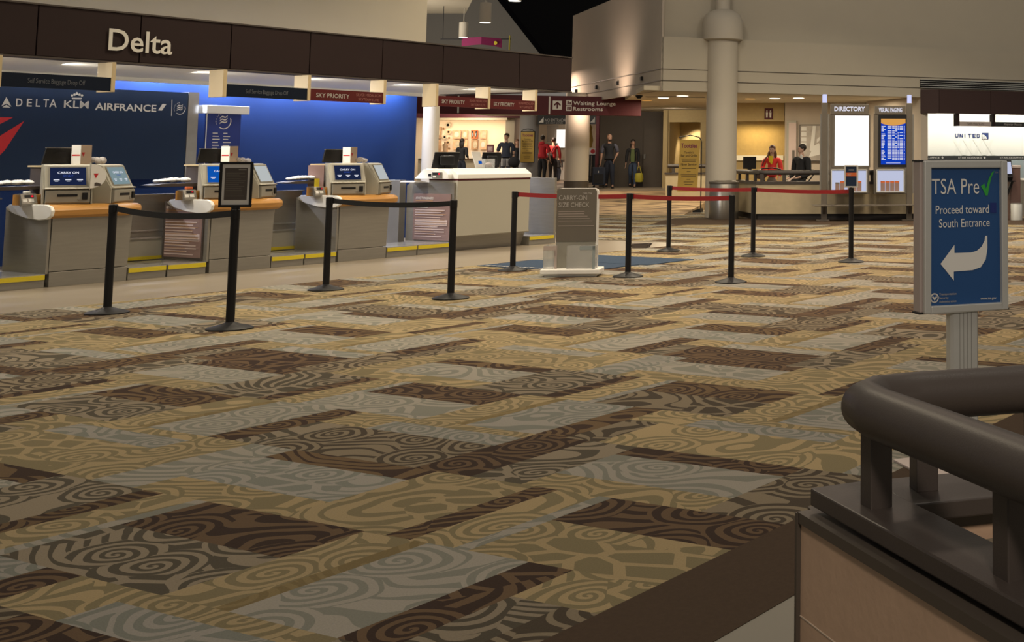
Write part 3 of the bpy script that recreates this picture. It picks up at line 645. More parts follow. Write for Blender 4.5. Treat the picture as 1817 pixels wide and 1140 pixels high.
# round-ended notice flag beside the first kiosk, side notice and yellow tag on the third counter
f = thing('flag_notice', 'white half-round notice with a red triangle beside the nearest kiosk screen', 'sign', uvw(CU[0] + .20, V0 - .09, .89), RU - R(24))
hd = [(.20 + .15 * math.sin(math.pi * i / 14), .31 - .135 * math.cos(math.pi * i / 14)) for i in range(15)]
MB().prism(hd, -.03, -.024).build('board', M['white'], f)
MB().poly([(.225, .34), (.275, .34), (.25, .285)], -.032).build('red_mark', M['red'], f)
MB().prism([(.24, .20), (.30, .2), (.30, .225), (.26, .24), (.24, .235)], -.033, -.031).build('dark_picture', M['brown_panel'], f)
MB().box(.195, .205, -.026, .05, .16, .46).build('edge_strip', M['kiosk'], f)
MB().box(.055, .06, .42, .74, .90, 1.30).build('side_notice', M['rose_panel'], ctr[2])
tag(MB().box(-.035, .035, 0, .012, 0, .11).prism([(-.035, 0), (.04, 0), (.05, -.015), (-.03, -.015)], -.03, .012).build('yellow_tag', M['yellow'], loc=uvw(CU[2] - .06, V0 - .40, 1.012), rotz=RU), 'bright yellow tag standing on the scale readout of the third counter', 'tag')
tag(MB().box(-.04, .04, 0, .05, 0, .035).build('tag_roll', M['orange'], loc=uvw(CU[1] - .03, V0 - .40, 1.012), rotz=RU, bevel=.008), 'small orange roll on the scale readout of the middle counter', 'tag')
tag(MB().box(-.03, .03, 0, .05, 0, .025).build('tag_roll', M['white'], loc=uvw(CU[0] - .05, V0 - .40, 1.012), rotz=RU, bevel=.008), 'small white roll on the scale readout of the nearest counter', 'tag')

# baggage scales with yellow edges
def scale(a, b, lab, depth=.75, v=V0):
    t = thing('baggage_scale', lab, 'scale', uvw(a, v), RU, 'baggage scales along the check-in row'); wd = b - a
    MB().box(0, wd, .01, depth, 0, .135).build('base', M['steel'], t, bevel=.003)
    MB().box(0, wd, .0, depth, .135, .145).build('weighing_plate', M['steel_top'], t)
    MB().box(.004, wd - .004, -.004, .01, .085, .135).build('yellow_strip', M['yellow'], t)
S_L = [(7.2, 7.74, 'low baggage scale at the far left edge'), (7.76, 8.28, 'low baggage scale just left of the nearest counter'), (9.19, 9.64, 'low baggage scale just right of the nearest counter'), (9.66, 10.14, 'low baggage scale in front of the framed notice board'),
       (11.03, 11.5, 'low baggage scale just right of the middle counter'), (11.52, 12.0, 'low baggage scale just left of the third counter'), (12.84, 13.37, 'low baggage scale just right of the third counter'), (13.39, 14.06, 'low baggage scale below the notice on the white agent desk'), (15.64, 16.2, 'short baggage scale at the far end of the white agent desk')]
for a, b, l in S_L: scale(a, b, l)
def back_panel(a, b, lab):
    t = thing('back_panel', lab, 'panel', uvw(a, V0 - .90), RU, None); wd = b - a
    MB().box(0, wd, 0.02, .06, 0, .94).build('sheet', M['steel'], t)
    MB().box(0, wd, -.03, .06, .94, .955).box(0, wd, -.03, .02, .405, .425).box(0, wd, -.01, .02, .5, .515).build('ledge', M['steel_top'], t)
    MB().box(0, wd, 0.0, .02, .145, .405).build('lower_sheet', M['kiosk'], t)
    MB().box(0, wd, -.01, .0, .15, .19).build('yellow_strip', M['yellow'], t)
back_panel(9.1, 10.3, 'steel back panel with yellow foot strip between the nearest and middle counters')
back_panel(10.95, 12.15, 'steel back panel with yellow foot strip between the middle and third counters')
back_panel(6.9, 8.26, 'steel back panel at the far left behind the first scales')
t = thing('tote_sign', 'maroon sign with white print about totes at the far left edge', 'sign', uvw(7.3, V0 - .88), RU)
MB().box(0, .8, 0, .02, .955, 1.04).build('board', M['maroon'], t); MB().text('USE A TOTE FOR SM', .03, .975, .045, width=.62, y=-.004, bold=.02).build('lettering', M['white_l'], t)

# white agent desk at the end of the row
t = thing('agent_desk', 'large white agent check-in desk with steel side and red stripe', 'desk', uvw(14.1, V0), RU)
MB().prism([(.0, .24), (.012, .22), (.0, 1.06), (.6, 1.06), (.6, .24)], .0, 1.52, 'x').build('front_panel', M['kiosk'], t, bevel=.004)
MB().prism([(.16, 0), (.06, .235), (.6, .235), (.6, 0)], .05, 1.5, 'x').build('toe_base', M['steel'], t)
MB().box(.0, 1.52, -.004, .6, 1.06, 1.085).build('red_stripe', M['maroon'], t)
MB().prism([(-.015, 1.085), (-.015, 1.15), (.12, 1.235), (.66, 1.235), (.66, 1.085)], -.01, 1.53, 'x').build('hood', M['white'], t, bevel=.006)
MB().prism([(.1, 1.085), (.1, 1.15), (.2, 1.225), (.62, 1.225), (.8, 1.085)], -.1, -.01, 'x').build('hood_end', M['white'], t, bevel=.004)
MB().prism([(.04, .14), (.04, 1.03), (.95, 1.03), (1.03, .98), (1.03, .14)], -.03, .0, 'x').build('side_panel', M['steel'], t, bevel=.003)
side_poster(t, -.034, 1)
Mx = Matrix(((0, 1, 0, -.1), (-1, 0, 0, 0), (0, 0, 1, 0), (0, 0, 0, 1)))
d = MB().box(-.42, -.22, -.02, .0, 1.095, 1.185, M=Mx).build('readout', M['steel'], t, bevel=.003)
MB().box(-.40, -.24, -.023, -.02, 1.145, 1.175, M=Mx).build('display', M['black'], d); MB().box(-.28, -.245, -.025, -.023, 1.148, 1.172, M=Mx).build('led', M['e_red'], d)
MB().box(-.39, -.33, -.024, -.02, 1.105, 1.13, M=Mx).build('key', M['white'], d)
MB().box(-.50, -.45, -.012, .0, 1.12, 1.16, M=Mx).build('switch_plate', M['black'], t)
def big_monitor(u, v, z, lab, k=1.0):
    m = thing('monitor', lab, 'monitor', uvw(u, v, z), RU - R(10), 'monitors on the white desk')
    MB().prism([(-.24 * k, .01), (.20 * k, .01), (.24 * k, .25), (-.19 * k, .25)], 0, .02).build('back_shell', M['black'], m, bevel=.006)
    MB().prism([(-.12 * k, .05), (.12 * k, .05), (.12 * k, .2), (-.12 * k, .2)], -.05, .0).build('back_cover', M['black'], m, bevel=.02)
    MB().box(-.08, .08, -.06, .08, 0, .01).box(-.02, .02, -.01, .02, 0, .06).build('stand', M['black'], m)
    MB().box(-.19 * k, .24 * k, -.004, .024, .248, .256).build('top_edge', M['steel'], m)
big_monitor(14.28, V0 - .45, 1.235, 'black monitor seen from behind at the left end of the white agent desk')
big_monitor(15.28, V0 - .52, 1.235, 'black monitor in the middle of the white agent desk, beside the clear box', .8)
m = thing('document_holder', 'white slanted document holder with a small blue print on the white desk', 'stand', uvw(14.86, V0 - .36, 1.235), RU)
MB().prism([(-.05, 0), (.12, 0), (.02, .26), (-.16, .26)], 0, .012).build('sheet', M['paper'], m); MB().box(-.05, .12, -.005, .1, 0, .006).build('foot', M['acrylic'], m)
MB().prism([(.0, .07), (.07, .07), (.055, .115), (-.012, .115)], -.004, -.001).build('blue_print', M['e_screen3'], m)
m = thing('clear_box', 'clear plastic box on the white desk between the holder and the monitor', 'box', uvw(15.1, V0 - .36, 1.235), RU)
MB().box(-.1, .1, 0, .004, 0, .15).box(-.1, .1, .12, .124, 0, .15).box(-.1, -.096, 0, .124, 0, .15).box(.096, .1, 0, .124, 0, .15).build('walls', M['acrylic'], m)
MB().ball((.02, .06, .05), .05, 10, sx=1.4, sz=.9).build('crumpled_content', M['print_pale'], m)
tag(MB().box(-.2, .02, 0, .3, 0, .012).prism([(-.2, .012), (-.02, .012), (-.06, .022), (-.15, .022)], 0, .3).build('paper_stack', M['paper'], loc=uvw(14.02, V0 - .6, 1.03), rotz=RU), 'white paper stack at the left end of the white desk on the steel side', 'paper')
tag(MB().box(0, .05, 0, .95, 0, 1.07).box(0, .62, .9, .95, 0, 1.07).build('end_panel', M['steel'], loc=uvw(16.22, V0 - .03), rotz=RU, bevel=.004), 'tall steel end panel right of the white agent desk, behind the red belt', 'panel')
tag(MB().box(0, .12, 0, .45, 0, 1.06).build('steel_post', M['steel_dark'], loc=uvw(13.95, V0 - 1.05), rotz=RU, bevel=.004), 'narrow dark steel cabinet post behind the left side of the white desk', 'post')
g = random.Random(3); pm = MB(); pm.lathe([(.001, .0), (.13, .0), (.17, .3), (.16, .46), (.19, .5), (.15, .48), (.12, .1)], 18)
t = thing('waste_bin', 'waste bin with clear liner on the floor between the third counter and the white desk', 'bin', uvw(13.05, V0 - .98))
pm.build('liner', M['plastic'], t); MB().lathe([(.12, 0), (.15, .4), (.145, .4), (.11, .01)], 18).build('bin_body', M['steel_dark'], t)
# ------------------------------------------------------------------ stanchions and belts
def stanchion(p, lab, group, black=True):
    t = thing('stanchion', lab, 'stanchion', (p.x, p.y, .004), 0, group)
    MB().lathe([(.178, 0), (.178, .010), (.168, .016), (.10, .034), (.05, .05), (.036, .056), (.034, .06)], 36).build('base', M['black'], t)
    MB().lathe([(.034, .055), (.034, .90), (.036, .902), (.036, .975), (.030, .982)], 20).build('post', M['black'], t)
    return t
def belt(t, p, q, m, sag=.03, z=.945):
    d = q - p; d.z = 0; n = 14; a = d.normalized(); vs, fs = [], []
    h = .026; sd = Vector((-a.y, a.x, 0)) * .002
    for i in range(n + 1):
        f = i / n; c = a * (.036 + (d.length - .072) * f); c.z = z - sag * 4 * f * (1 - f)
        for off, dz in ((-1, -h), (1, -h), (1, h), (-1, h)): vs.append(c + sd * off + Vector((0, 0, dz)))
    for i in range(n):
        for j in range(4): fs.append((i * 4 + j, i * 4 + (j + 1) % 4, i * 4 + 4 + (j + 1) % 4, i * 4 + 4 + j))
    fs += [(3, 2, 1, 0), (n * 4, n * 4 + 1, n * 4 + 2, n * 4 + 3)]
    MB().add(vs, fs).build('belt', m, t)
    e = a * (.036 + .012)
    c = Vector((e.x, e.y, z)); MB().box(-.014, .014, -.014, .014, -.032, .032, M=Matrix.Translation(c) @ Matrix.Rotation(math.atan2(a.y, a.x), 4, 'Z')).build('belt_clip', M['black'], t, bevel=.003)
SP = dict(A=(190, 557), B=(407.5, 585), C=(578, 515.5), D=(799.5, 531), E=(909.5, 481), F=(1114, 492), G=(1297, 502), H=(1186, 446.5), I=(1336, 456), J=(1510, 466))
SL = dict(A='black stanchion nearest the left edge, start of the first black belt', B='black stanchion carrying the black framed notice', C='black stanchion in front of the third counter, left end of a black belt', D='black stanchion in front of the white agent desk, right end of a black belt',
          E='black stanchion left of the bag size check, on the blue mat edge', F='black stanchion just right of the bag size check, middle of the front red belt', G='black stanchion at the right end of the front red belt', H='black stanchion at the left end of the rear red belt',
          I='black stanchion in the middle of the rear red belt, before the stone planter', J='black stanchion carrying the small silver framed notice')
sp = {k: flr(*p) for k, p in SP.items()}
ST = {k: stanchion(sp[k], SL[k], 'belt stanchions') for k in SP}
belt(ST['A'], sp['A'], sp['B'], M['black_belt'], .045); belt(ST['C'], sp['C'], sp['D'], M['black_belt'], .03)
for a, b in ('EF', 'FG', 'HI', 'IJ'): belt(ST[a], sp[a], sp[b], M['red_belt'], .015)
# framed notices on two posts
def notice(p, lab, w_, h_, fm, rz, kind):
    t = thing('framed_notice', lab, 'sign', (p.x, p.y, .986), rz)
    MB().lathe([(.034, 0), (.034, .02)], 14).box(-.02, .02, -.018, .0, .0, .06).build('clamp', M['black'], t)
    z0 = .015
    f = MB(); b = .02
    f.box(-w_ / 2, w_ / 2, -.03, -.018, z0, z0 + b).box(-w_ / 2, w_ / 2, -.03, -.018, z0 + h_ - b, z0 + h_).box(-w_ / 2, -w_ / 2 + b, -.03, -.018, z0 + b, z0 + h_ - b).box(w_ / 2 - b, w_ / 2, -.03, -.018, z0 + b, z0 + h_ - b)
    f.build('frame', fm, t, bevel=.003); MB().box(-w_ / 2 + .005, w_ / 2 - .005, -.018, -.012, z0 + .005, z0 + h_ - .005).build('backing', M['black'], t)
    x = w_ / 2 - b
    if kind == 0:
        MB().box(-x, x, -.022, -.018, z0 + b, z0 + h_ - b).build('margin', M['paper'], t)
        MB().box(-x + .02, x - .02, -.024, -.022, z0 + b + .04, z0 + h_ - b - .03).build('print_area', M['brown_panel'], t)
        MB().bars(-x + .03, x - .03, z0 + b + .06, z0 + h_ - b - .07, 13, .35, y=-.0245, seed=8).build('fine_print', M['taupe'], t)
        MB().bars(x - .09, x - .03, z0 + h_ - b - .05, z0 + h_ - b - .042, 1, .8, y=-.0245, ragged=0).build('heading', M['grey_l'], t)
    else:
        MB().box(-x, x, -.022, -.018, z0 + b, z0 + h_ - b).build('print_area', M['navy'], t)
        MB().box(-x, x, -.023, -.022, z0 + h_ * .5, z0 + h_ * .66).build('red_band', M['orange'], t)
        MB().bars(-x * .5, x * .5, z0 + h_ * .74, z0 + h_ * .8, 1, .6, y=-.0235, ragged=0).bars(-x * .7, x * .2, z0 + h_ * .53, z0 + h_ * .62, 2, .4, y=-.0235).build('lettering', M['grey_l'], t)
notice(sp['B'], 'black framed brown notice on the stanchion nearest the camera', .255, .375, M['black'], R(10), 0)
notice(sp['J'], 'small silver framed navy and orange notice on the far right stanchion', .185, .305, M['alu'], R(-3), 1)

# bag size check stand, mats, tray
p = flr(1012, 489)
t = thing('size_check_stand', 'taupe carry-on size check stand with clear measuring boxes on a white base', 'sign stand', (p.x + .065, p.y - .13, .004), R(6))
MB().box(-.36, .33, -.14, .26, .03, .09).box(-.32, .29, -.10, .22, .0, .03).build('base', M['white'], t, bevel=.01)
rr = lambda x0, x1, z0, z1, r: [(x0, z0), (x1, z0)] + [(x1 - r + r * math.cos(a * math.pi / 12), z1 - r + r * math.sin(a * math.pi / 12)) for a in range(7)] + [(x0 + r + r * math.cos(a * math.pi / 12), z1 - r + r * math.sin(a * math.pi / 12)) for a in range(6, 13)]
MB().prism(rr(-.225, .265, .09, 1.035, .05), .1, .17).build('board_edge', M['white'], t)
MB().prism(rr(-.225, .245, .40, 1.03, .04), .088, .1).build('board', M['taupe'], t)
MB().box(-.22, .24, .092, .1, .09, .40).build('lower_board', M['kiosk_dark'], t)
lt = MB().text('CARRY-ON', -.20, .895, .058, width=.33, y=.084).text('SIZE CHECK', -.20, .81, .058, width=.36, y=.084).build('lettering', M['grey_l'], t)
MB().text('DELTA', .08, .965, .02, width=.11, y=.084, bold=.01).build('small_lettering', M['grey_l'], t)
MB().bars(-.2, .2, .62, .76, 5, .2, y=.086, seed=6, ragged=.3).bars(-.2, .22, .575, .59, 1, .5, y=.086, ragged=0).build('fine_print', M['pinkish'], t)
bx = MB()
def clearbox(mb, x0, x1, y0, y1, z0, z1, k=.006): mb.box(x0, x1, y0, y0 + k, z0, z1).box(x0, x1, y1 - k, y1, z0, z1).box(x0, x0 + k, y0, y1, z0, z1).box(x1 - k, x1, y0, y1, z0, z1)
b1 = MB(); clearbox(b1, -.34, -.225, -.06, .22, .09, .36); b1.build('measuring_box', M['acrylic'], t)
b1 = MB(); clearbox(b1, -.06, .27, -.12, .085, .09, .36); b1.build('measuring_box', M['acrylic'], t)
MB().box(-.34, -.2, -.062, -.058, .31, .36).box(-.22, -.19, -.02, .0, .09, .36).build('grey_strip', M['pinkish'], t); MB().box(.09, .27, -.122, -.118, .315, .36).box(.24, .27, -.122, -.118, .09, .36).build('blue_strip', M['teal_wall'], t)
def floor_mat(pts, lab):
    q = [flr(*p) for p in pts]; o = MB().prism([(a.x, a.y) for a in q], .004, .012, 'z').build('entry_mat', M['mat_blue']); return tag(o, lab, 'mat', 'blue entry mats')
a0, a1, a2, a3 = fuv_ = [None] * 4
def UVp(px, py): w_ = flr(px, py); return w_.x * S_ + w_.y * C_, w_.x * C_ - w_.y * S_
um = 13.55
mA = MB().box(12.36, 13.42, 0, 1.78, .0045, .012).build('entry_mat', M['mat_blue'], loc=uvw(0, -10.72), rotz=RU); tag(mA, 'blue entry mat nearer the counters, reaching left past the size check stand', 'mat', 'blue entry mats')
mB = MB().box(13.44, 14.46, 0, 1.78, .0045, .012).build('entry_mat', M['mat_blue'], loc=uvw(0, -10.6), rotz=RU); tag(mB, 'blue entry mat to the right of the size check stand, behind a red belt', 'mat', 'blue entry mats')
pl = MB(); g = random.Random(5)
for i in range(11): pl.box(12.40, 12.40 + g.uniform(.03, .07), 1.62 - i * .09, 1.68 - i * .09, .012, .0135)
pl.build('pale_print', M['grey_l'], mA)
p = flr(1137, 440)
t = thing('tray', 'small dark brown open tray lying on the carpet between the red belts', 'tray', (p.x, p.y, .004), 0)
MB().box(-.12, .12, -.07, .07, 0, .006).build('tray_floor', M['brown_panel'], t)
MB().prism([(-.12, 0), (.12, 0), (.15, .05), (-.15, .05)], -.075, -.07).prism([(-.12, 0), (.12, 0), (.17, .065), (-.16, .055)], .07, .075).prism([(-.07, 0), (.07, 0), (.09, .05), (-.09, .05)], -.125, -.12, 'x').prism([(-.07, 0), (.07, 0), (.09, .06), (-.09, .06)], .12, .125, 'x').build('tray_sides', M['brown_panel'], t)

# ------------------------------------------------------------------ programme sign in the right foreground
p = flr(1708, 828)
SY = p.y; sx = lambda px: (px - 1705) / F * SY; RS = R(25)
t = thing('directional_sign', 'blue security sign with green tick and white left arrow on a grey post', 'sign', (p.x, p.y, .004), RS)
zt, zb = at(1705, 287, SY).z, at(1705, 553, SY).z; w2 = .218
MB().box(-.26, .26, -.20, .20, 0, .012).build('foot_plate', M['pinkish'], t, bevel=.003)
MB().prism([(-.072, -.02), (-.06, -.035), (.06, -.035), (.072, -.02), (.072, .02), (.06, .035), (-.06, .035), (-.072, .02)], .012, zb + .02, 'z').build('post', M['alu'], t)
gm = MB()
for x in (-.03, -.01, .01, .03): gm.box(x - .001, x + .001, -.0358, -.035, .012, zb)
gm.build('post_groove', M['steel_dark'], t)
fr = MB(); b = .034
fr.box(-w2, -w2 + b, -.055, -.03, zb, zt).box(w2 - b, w2, -.055, -.03, zb, zt).box(-w2 + b, w2 - b, -.055, -.03, zb, zb + b).box(-w2 + b, w2 - b, -.055, -.03, zt - b, zt)
fr.build('frame', M['alu'], t, bevel=.005)
MB().box(-w2 - .012, w2 + .012, -.028, .045, zb + .004, zt - .004).build('housing', M['pinkish'], t, bevel=.004)
MB().box(-w2 - .016, w2 + .016, -.03, .048, zt - .004, zt + .004).build('end_strip', M['rubber'], t); MB().box(-w2 - .016, w2 + .016, -.03, .048, zb - .004, zb + .004).build('end_strip', M['rubber'], t)
MB().box(-w2 + b, w2 - b, -.034, -.03, zb + b, zt - b).build('poster', M['tsa'], t)
hp = zt - zb - 2 * b; wp = 2 * (w2 - b); X0, Z0 = -w2 + b, zb + b
def T(fx, fz): return X0 + fx * wp, Z0 + (1 - fz) * hp
ps = -.0365
x_, z_ = T(.03, .19); x2, _ = T(.70, 0); MB().text('TSA Pre', x_, z_, hp * .115, width=x2 - x_, y=ps, bold=-.004).build('title_lettering', M['white'], t)
MB().poly([T(.725, .135), T(.775, .115), T(.80, .155), T(.84, .08), T(.885, .035), T(.925, .02), T(.88, .07), T(.85, .13), T(.825, .205), T(.79, .205), T(.765, .17)], ps).build('green_tick', M['green'], t)
x_, z_ = T(.085, .335); x2, _ = T(.84, 0); MB().text('Proceed toward', x_, z_, hp * .062, width=x2 - x_, y=ps).build('direction_lettering', M['white'], t)
x_, z_ = T(.13, .435); x2, _ = T(.85, 0); MB().text('South Entrance', x_, z_, hp * .062, width=x2 - x_, y=ps).build('direction_lettering', M['white'], t)
cur = [T(.80, .505)] + [T(.80 - .24 * (1 - math.cos(a * math.pi / 16)) + .02 * math.sin(a * math.pi / 8), .505 + .12 * math.sin(a * math.pi / 16)) for a in range(1, 9)]
pts = [T(.15, .70), T(.345, .565), T(.345, .625), T(.58, .625), T(.66, .615), T(.73, .585), T(.775, .54), T(.785, .505), T(.815, .505), T(.815, .60), T(.79, .68), T(.72, .735), T(.60, .755), T(.335, .76), T(.335, .825)]
MB().poly(pts, ps).build('arrow', M['white'], t)
cx, cz = T(.065, .945); r_ = .022
sm = MB().prism([(cx + r_ * math.cos(a * math.pi / 12), cz + r_ * math.sin(a * math.pi / 12)) for a in range(24)], ps, ps + .001).build('seal', M['white_l'], t)
MB().prism([(cx + r_ * .72 * math.cos(a * math.pi / 12), cz + r_ * .72 * math.sin(a * math.pi / 12)) for a in range(24)], ps - .001, ps).build('seal_ring', M['tsa'], sm)
MB().poly([(cx, cz - .012), (cx - .013, cz + .004), (cx - .009, cz + .009), (cx, cz + .002), (cx + .009, cz + .009), (cx + .013, cz + .004)], ps - .0015).build('seal_eagle', M['white_l'], sm)
for k, s in enumerate(('Transportation', 'Security', 'Administration')):
    x_, z_ = T(.13, .928 + .027 * k); MB().text(s, x_, z_, hp * .0165, y=ps, bold=.01).build('agency_lettering', M['grey_l'], t)
x_, z_ = T(.94, .975); MB().text('www.tsa.gov', x_, z_, hp * .018, align='r', y=ps, bold=.01).build('web_lettering', M['white_l'], t)
MB().box(T(.86, 0)[0], T(.95, 0)[0], ps, ps + .001, T(0, .335)[1], T(0, .26)[1]).build('blue_patch', M['blue_sign'], t)
MB().text('TM', T(.935, 0)[0], T(0, .04)[1], hp * .012, y=ps).build('mark_lettering', M['grey_l'], t)

# ------------------------------------------------------------------ foreground railing on its stone wall
ZR, ZS = 1.0, .845
c0 = flr(1499, 712, ZR)
dirA = (flr(1817, 834, ZR) - flr(1567, 738, ZR)).normalized()
dirB = (flr(1817, 704, ZR) - flr(1560, 722, ZR)).normalized()
an = math.atan2(dirB.y, dirB.x); aA = math.atan2(dirA.y, dirA.x)
t = thing('planter_rail', 'thick dark brown pipe railing on a stone wall in the right foreground corner', 'railing', (c0.x, c0.y, 0), 0)
r_ = .042; A1, B1 = dirA * 1.9, dirB * 2.6
arc = [dirA * .13, dirA * .055 + dirB * .012, dirA * .012 + dirB * .055, dirB * .13]
MB().tube([Vector((v.x, v.y, ZR)) for v in [A1, dirA * 1.0, dirA * .2] + arc[:1] + [arc[1], arc[2]] + arc[3:] + [dirB * .4, dirB * 1.2, B1]], r_, 28).build('handrail', M['rail'], t)
wl = .10
def along(d, n, s0, s1, w0, w1, z0, z1, mb):                        # box along direction d, offset along n
    vs = [d * s + n * w_ + Vector((0, 0, z)) for z in (z0, z1) for w_ in (w0, w1) for s in (s0, s1)]
    return mb.add(vs, [(0, 2, 3, 1), (4, 5, 7, 6), (0, 1, 5, 4), (2, 6, 7, 3), (0, 4, 6, 2), (1, 3, 7, 5)])
nA = Vector((dirA.y, -dirA.x, 0)); nA = nA if nA.dot(dirB) > 0 else -nA       # into the planter
nB = Vector((-dirB.y, dirB.x, 0)); nB = nB if nB.dot(dirA) > 0 else -nB
mb = MB(); along(dirA, nA, -.062, 1.9, -.036, .075, ZS - .03, ZS, mb); mb.build('cap_slab', M['rail'], t, bevel=.003)
mb = MB(); along(dirB, nB, .08, 2.6, -.075, .10, ZS - .031, ZS - .001, mb); mb.build('cap_slab', M['rail'], t, bevel=.003)
for d, n, ss in ((dirA, nA, (.092, .50, .91, 1.32)), (dirB, nB, (.14, .36, .75, 1.15))):
    for s in ss: mb = MB(); along(d, n, s - .020, s + .020, -.006, .034, ZS - .002, ZR - .02, mb); mb.build('baluster', M['rail'], t, bevel=.002)
mb = MB(); along(dirA, nA, -.072, 1.9, -.056, .06, ZS - .058, ZS - .04, mb); along(dirB, nB, -.04, 2.6, -.09, .06, ZS - .059, ZS - .041, mb); along(dirA, nA, -.076, -.068, -.058, -.044, 0, ZS - .042, mb)
mb.build('edge_trim', M['trim'], t)
mb = MB(); along(dirA, nA, -.07, 1.9, -.05, .06, 0, ZS - .057, mb); along(dirB, nB, .06, 2.6, -.084, .06, 0, ZS - .0575, mb); mb.build('stone_wall', M['stone'], t)
mb = MB(); along(dirA, nA, -.069, 1.9, -.0512, -.05, ZS - .215, ZS - .213, mb)
for s in (.55, 1.2): along(dirA, nA, s, s + .002, -.0512, -.05, 0, ZS - .215, mb)
mb.build('stone_joint', M['grout'], t)
mb = MB(); along(dirA, nA, .12, 1.9, .076, 1.6, 0, .77, mb); mb.build('planter_fill', M['fill'], t)
# ------------------------------------------------------------------ information stand, bench and brochures
p0 = flr(1462, 393); sc_ = p0.y / F
t = thing('information_stand', 'bronze metal information stand with a white lit directory and a blue paging screen', 'display stand', (p0.x, p0.y, .006), R(6))
def X(px): return (px - 1462) * sc_ / math.cos(R(6)) * (1 + (px - 1462) * sc_ * .0038)
def Zp(py): return (393 - py) * sc_
for px in (1462, 1611):
    q = MB().box(X(px) - .065, X(px) + .065, -.04, .06, 0, Zp(185)).build('post', M['bronze'], t, bevel=.006)
    MB().lathe([(.05, Zp(185)), (.05, Zp(171)), (.045, Zp(170))], 18, c=(X(px), .01)).build('post_lamp', M['e_cool'], q)
    MB().box(X(px) - .17, X(px) + .12, -.10, .12, 0, .03).build('post_foot', M['bronze'], q, bevel=.004)
    MB().box(X(px) - .10, X(px) + .10, -.02, .04, Zp(345), Zp(205)).build('post_fin', M['steel_dark'], q)
MB().prism([(X(1440), .36), (X(1446), .33), (X(1628), .33), (X(1628), .36)], -.30, .10).build('bench_top', M['bronze'], t, bevel=.004)
for px in (1462, 1611): MB().prism([(-.24, .33), (.02, .10), (.02, .33)], X(px) - .03, X(px) + .03, 'x').build('bench_bracket', M['bronze'], t)
def cabinet(a, b, sa, sb, htop, name, word, scr):
    MB().box(X(a), X(b), -.02, .16, Zp(346), Zp(204)).build('cabinet', M['bronze'], t, bevel=.006)
    h = MB().box(X(a) + .02, X(b) - .02, -.03, .14, Zp(205), Zp(htop)).build('header', M['bronze'], t, bevel=.004)
    MB().text(word, X((a + b) / 2), Zp(199.5 + (htop - 187) * .5), .095, width=X(b - 8) - X(a + 8), align='c', y=-.034, bold=.03).build('lettering', M['e_head'], h)
    s = MB().box(X(sa) - .06, X(sb) + .03, -.03, -.02, Zp(299), Zp(206)).build('screen_surround', M['black'] if scr else M['bronze'], t)
    return s
s = cabinet(1471, 1541, 1480, 1540, 187, 'directory', 'DIRECTORY', 0)
MB().box(X(1480), X(1539.5), -.034, -.03, Zp(296), Zp(208)).build('lit_panel', M['e_white'], s)
s = cabinet(1549, 1606, 1561, 1605, 190, 'paging', 'VISUAL PAGING', 1)
q = MB().box(X(1561), X(1604), -.034, -.03, Zp(294), Zp(213)).build('screen', M['e_paging'], s)
w_ = X(1604) - X(1561)
MB().poly([(X(1561), Zp(213)), (X(1604), Zp(213))] + [(X(1604) - w_ * i / 10, Zp(213) - .10 - .055 * math.sin(math.pi * i / 10)) for i in range(11)], -.0345).build('screen_title_arc', M['e_orange'], q)
pg = MB()
for i in range(23):
    z = Zp(226) - i * .0335
    g = random.Random(i)
    for x0, x1 in ((.02, .10 + .1 * g.random()), (.27, .43), (.46, .56), (.58, .66), (.68, .72), (.76, .90), (.94, .97)):
        if g.random() > .12: pg.poly([(X(1561) + w_ * x0, z - .017), (X(1561) + w_ * x1, z - .017), (X(1561) + w_ * x1, z), (X(1561) + w_ * x0, z)], -.0345)
MB().bars(X(1570), X(1595), Zp(292), Zp(291), 1, .9, y=-.0345, ragged=0).build('screen_footer', M['e_text'], q); pg.build('screen_rows', M['e_text'], q)
for a, b in ((1475, 1535), (1554, 1600)):
    bb = MB().box(X(a), X(b), -.035, -.022, Zp(341), Zp(305)).build('brochure_box', M['e_brochure'], t)
    MB().box(X(a) - .02, X(a), -.16, -.022, Zp(343), Zp(303)).box(X(b), X(b) + .02, -.16, -.022, Zp(343), Zp(303)).box(X(a), X(b), -.16, -.022, Zp(343), Zp(341)).box(X(a), X(b), -.16, -.022, Zp(304), Zp(302.5)).build('box_frame', M['alu'], bb)
bi = 0
M6 = Matrix.Rotation(R(6), 3, 'Z')
for a, n in ((1481, 5), (1560, 4)):
    for i in range(n):
        x = X(a) + i * .105 + (.06 if (a == 1481 and i > 1) else 0); h = .19 if i == 0 and a == 1481 else .22
        pos = Vector((p0.x, p0.y, 0)) + M6 @ Vector((x + .05, -.085, 0))
        bt = thing('brochure', ('brochure in the box below the lit directory, number %s from left' if a == 1481 else 'brochure in the box below the paging screen, number %s from left') % ('one', 'two', 'three', 'four', 'five')[i], 'brochure', (pos.x, pos.y, Zp(341) + .01), R(6), 'brochures of the information stand')
        MB().box(-.046, .046, -.03, .03, 0, h * .82).build('cover', M['rose_panel'], bt); MB().box(-.046, .046, -.03, .03, h * .82, h).build('orange_top', M['orange'] if not (a == 1481 and i == 0) else M['taupe'], bt)

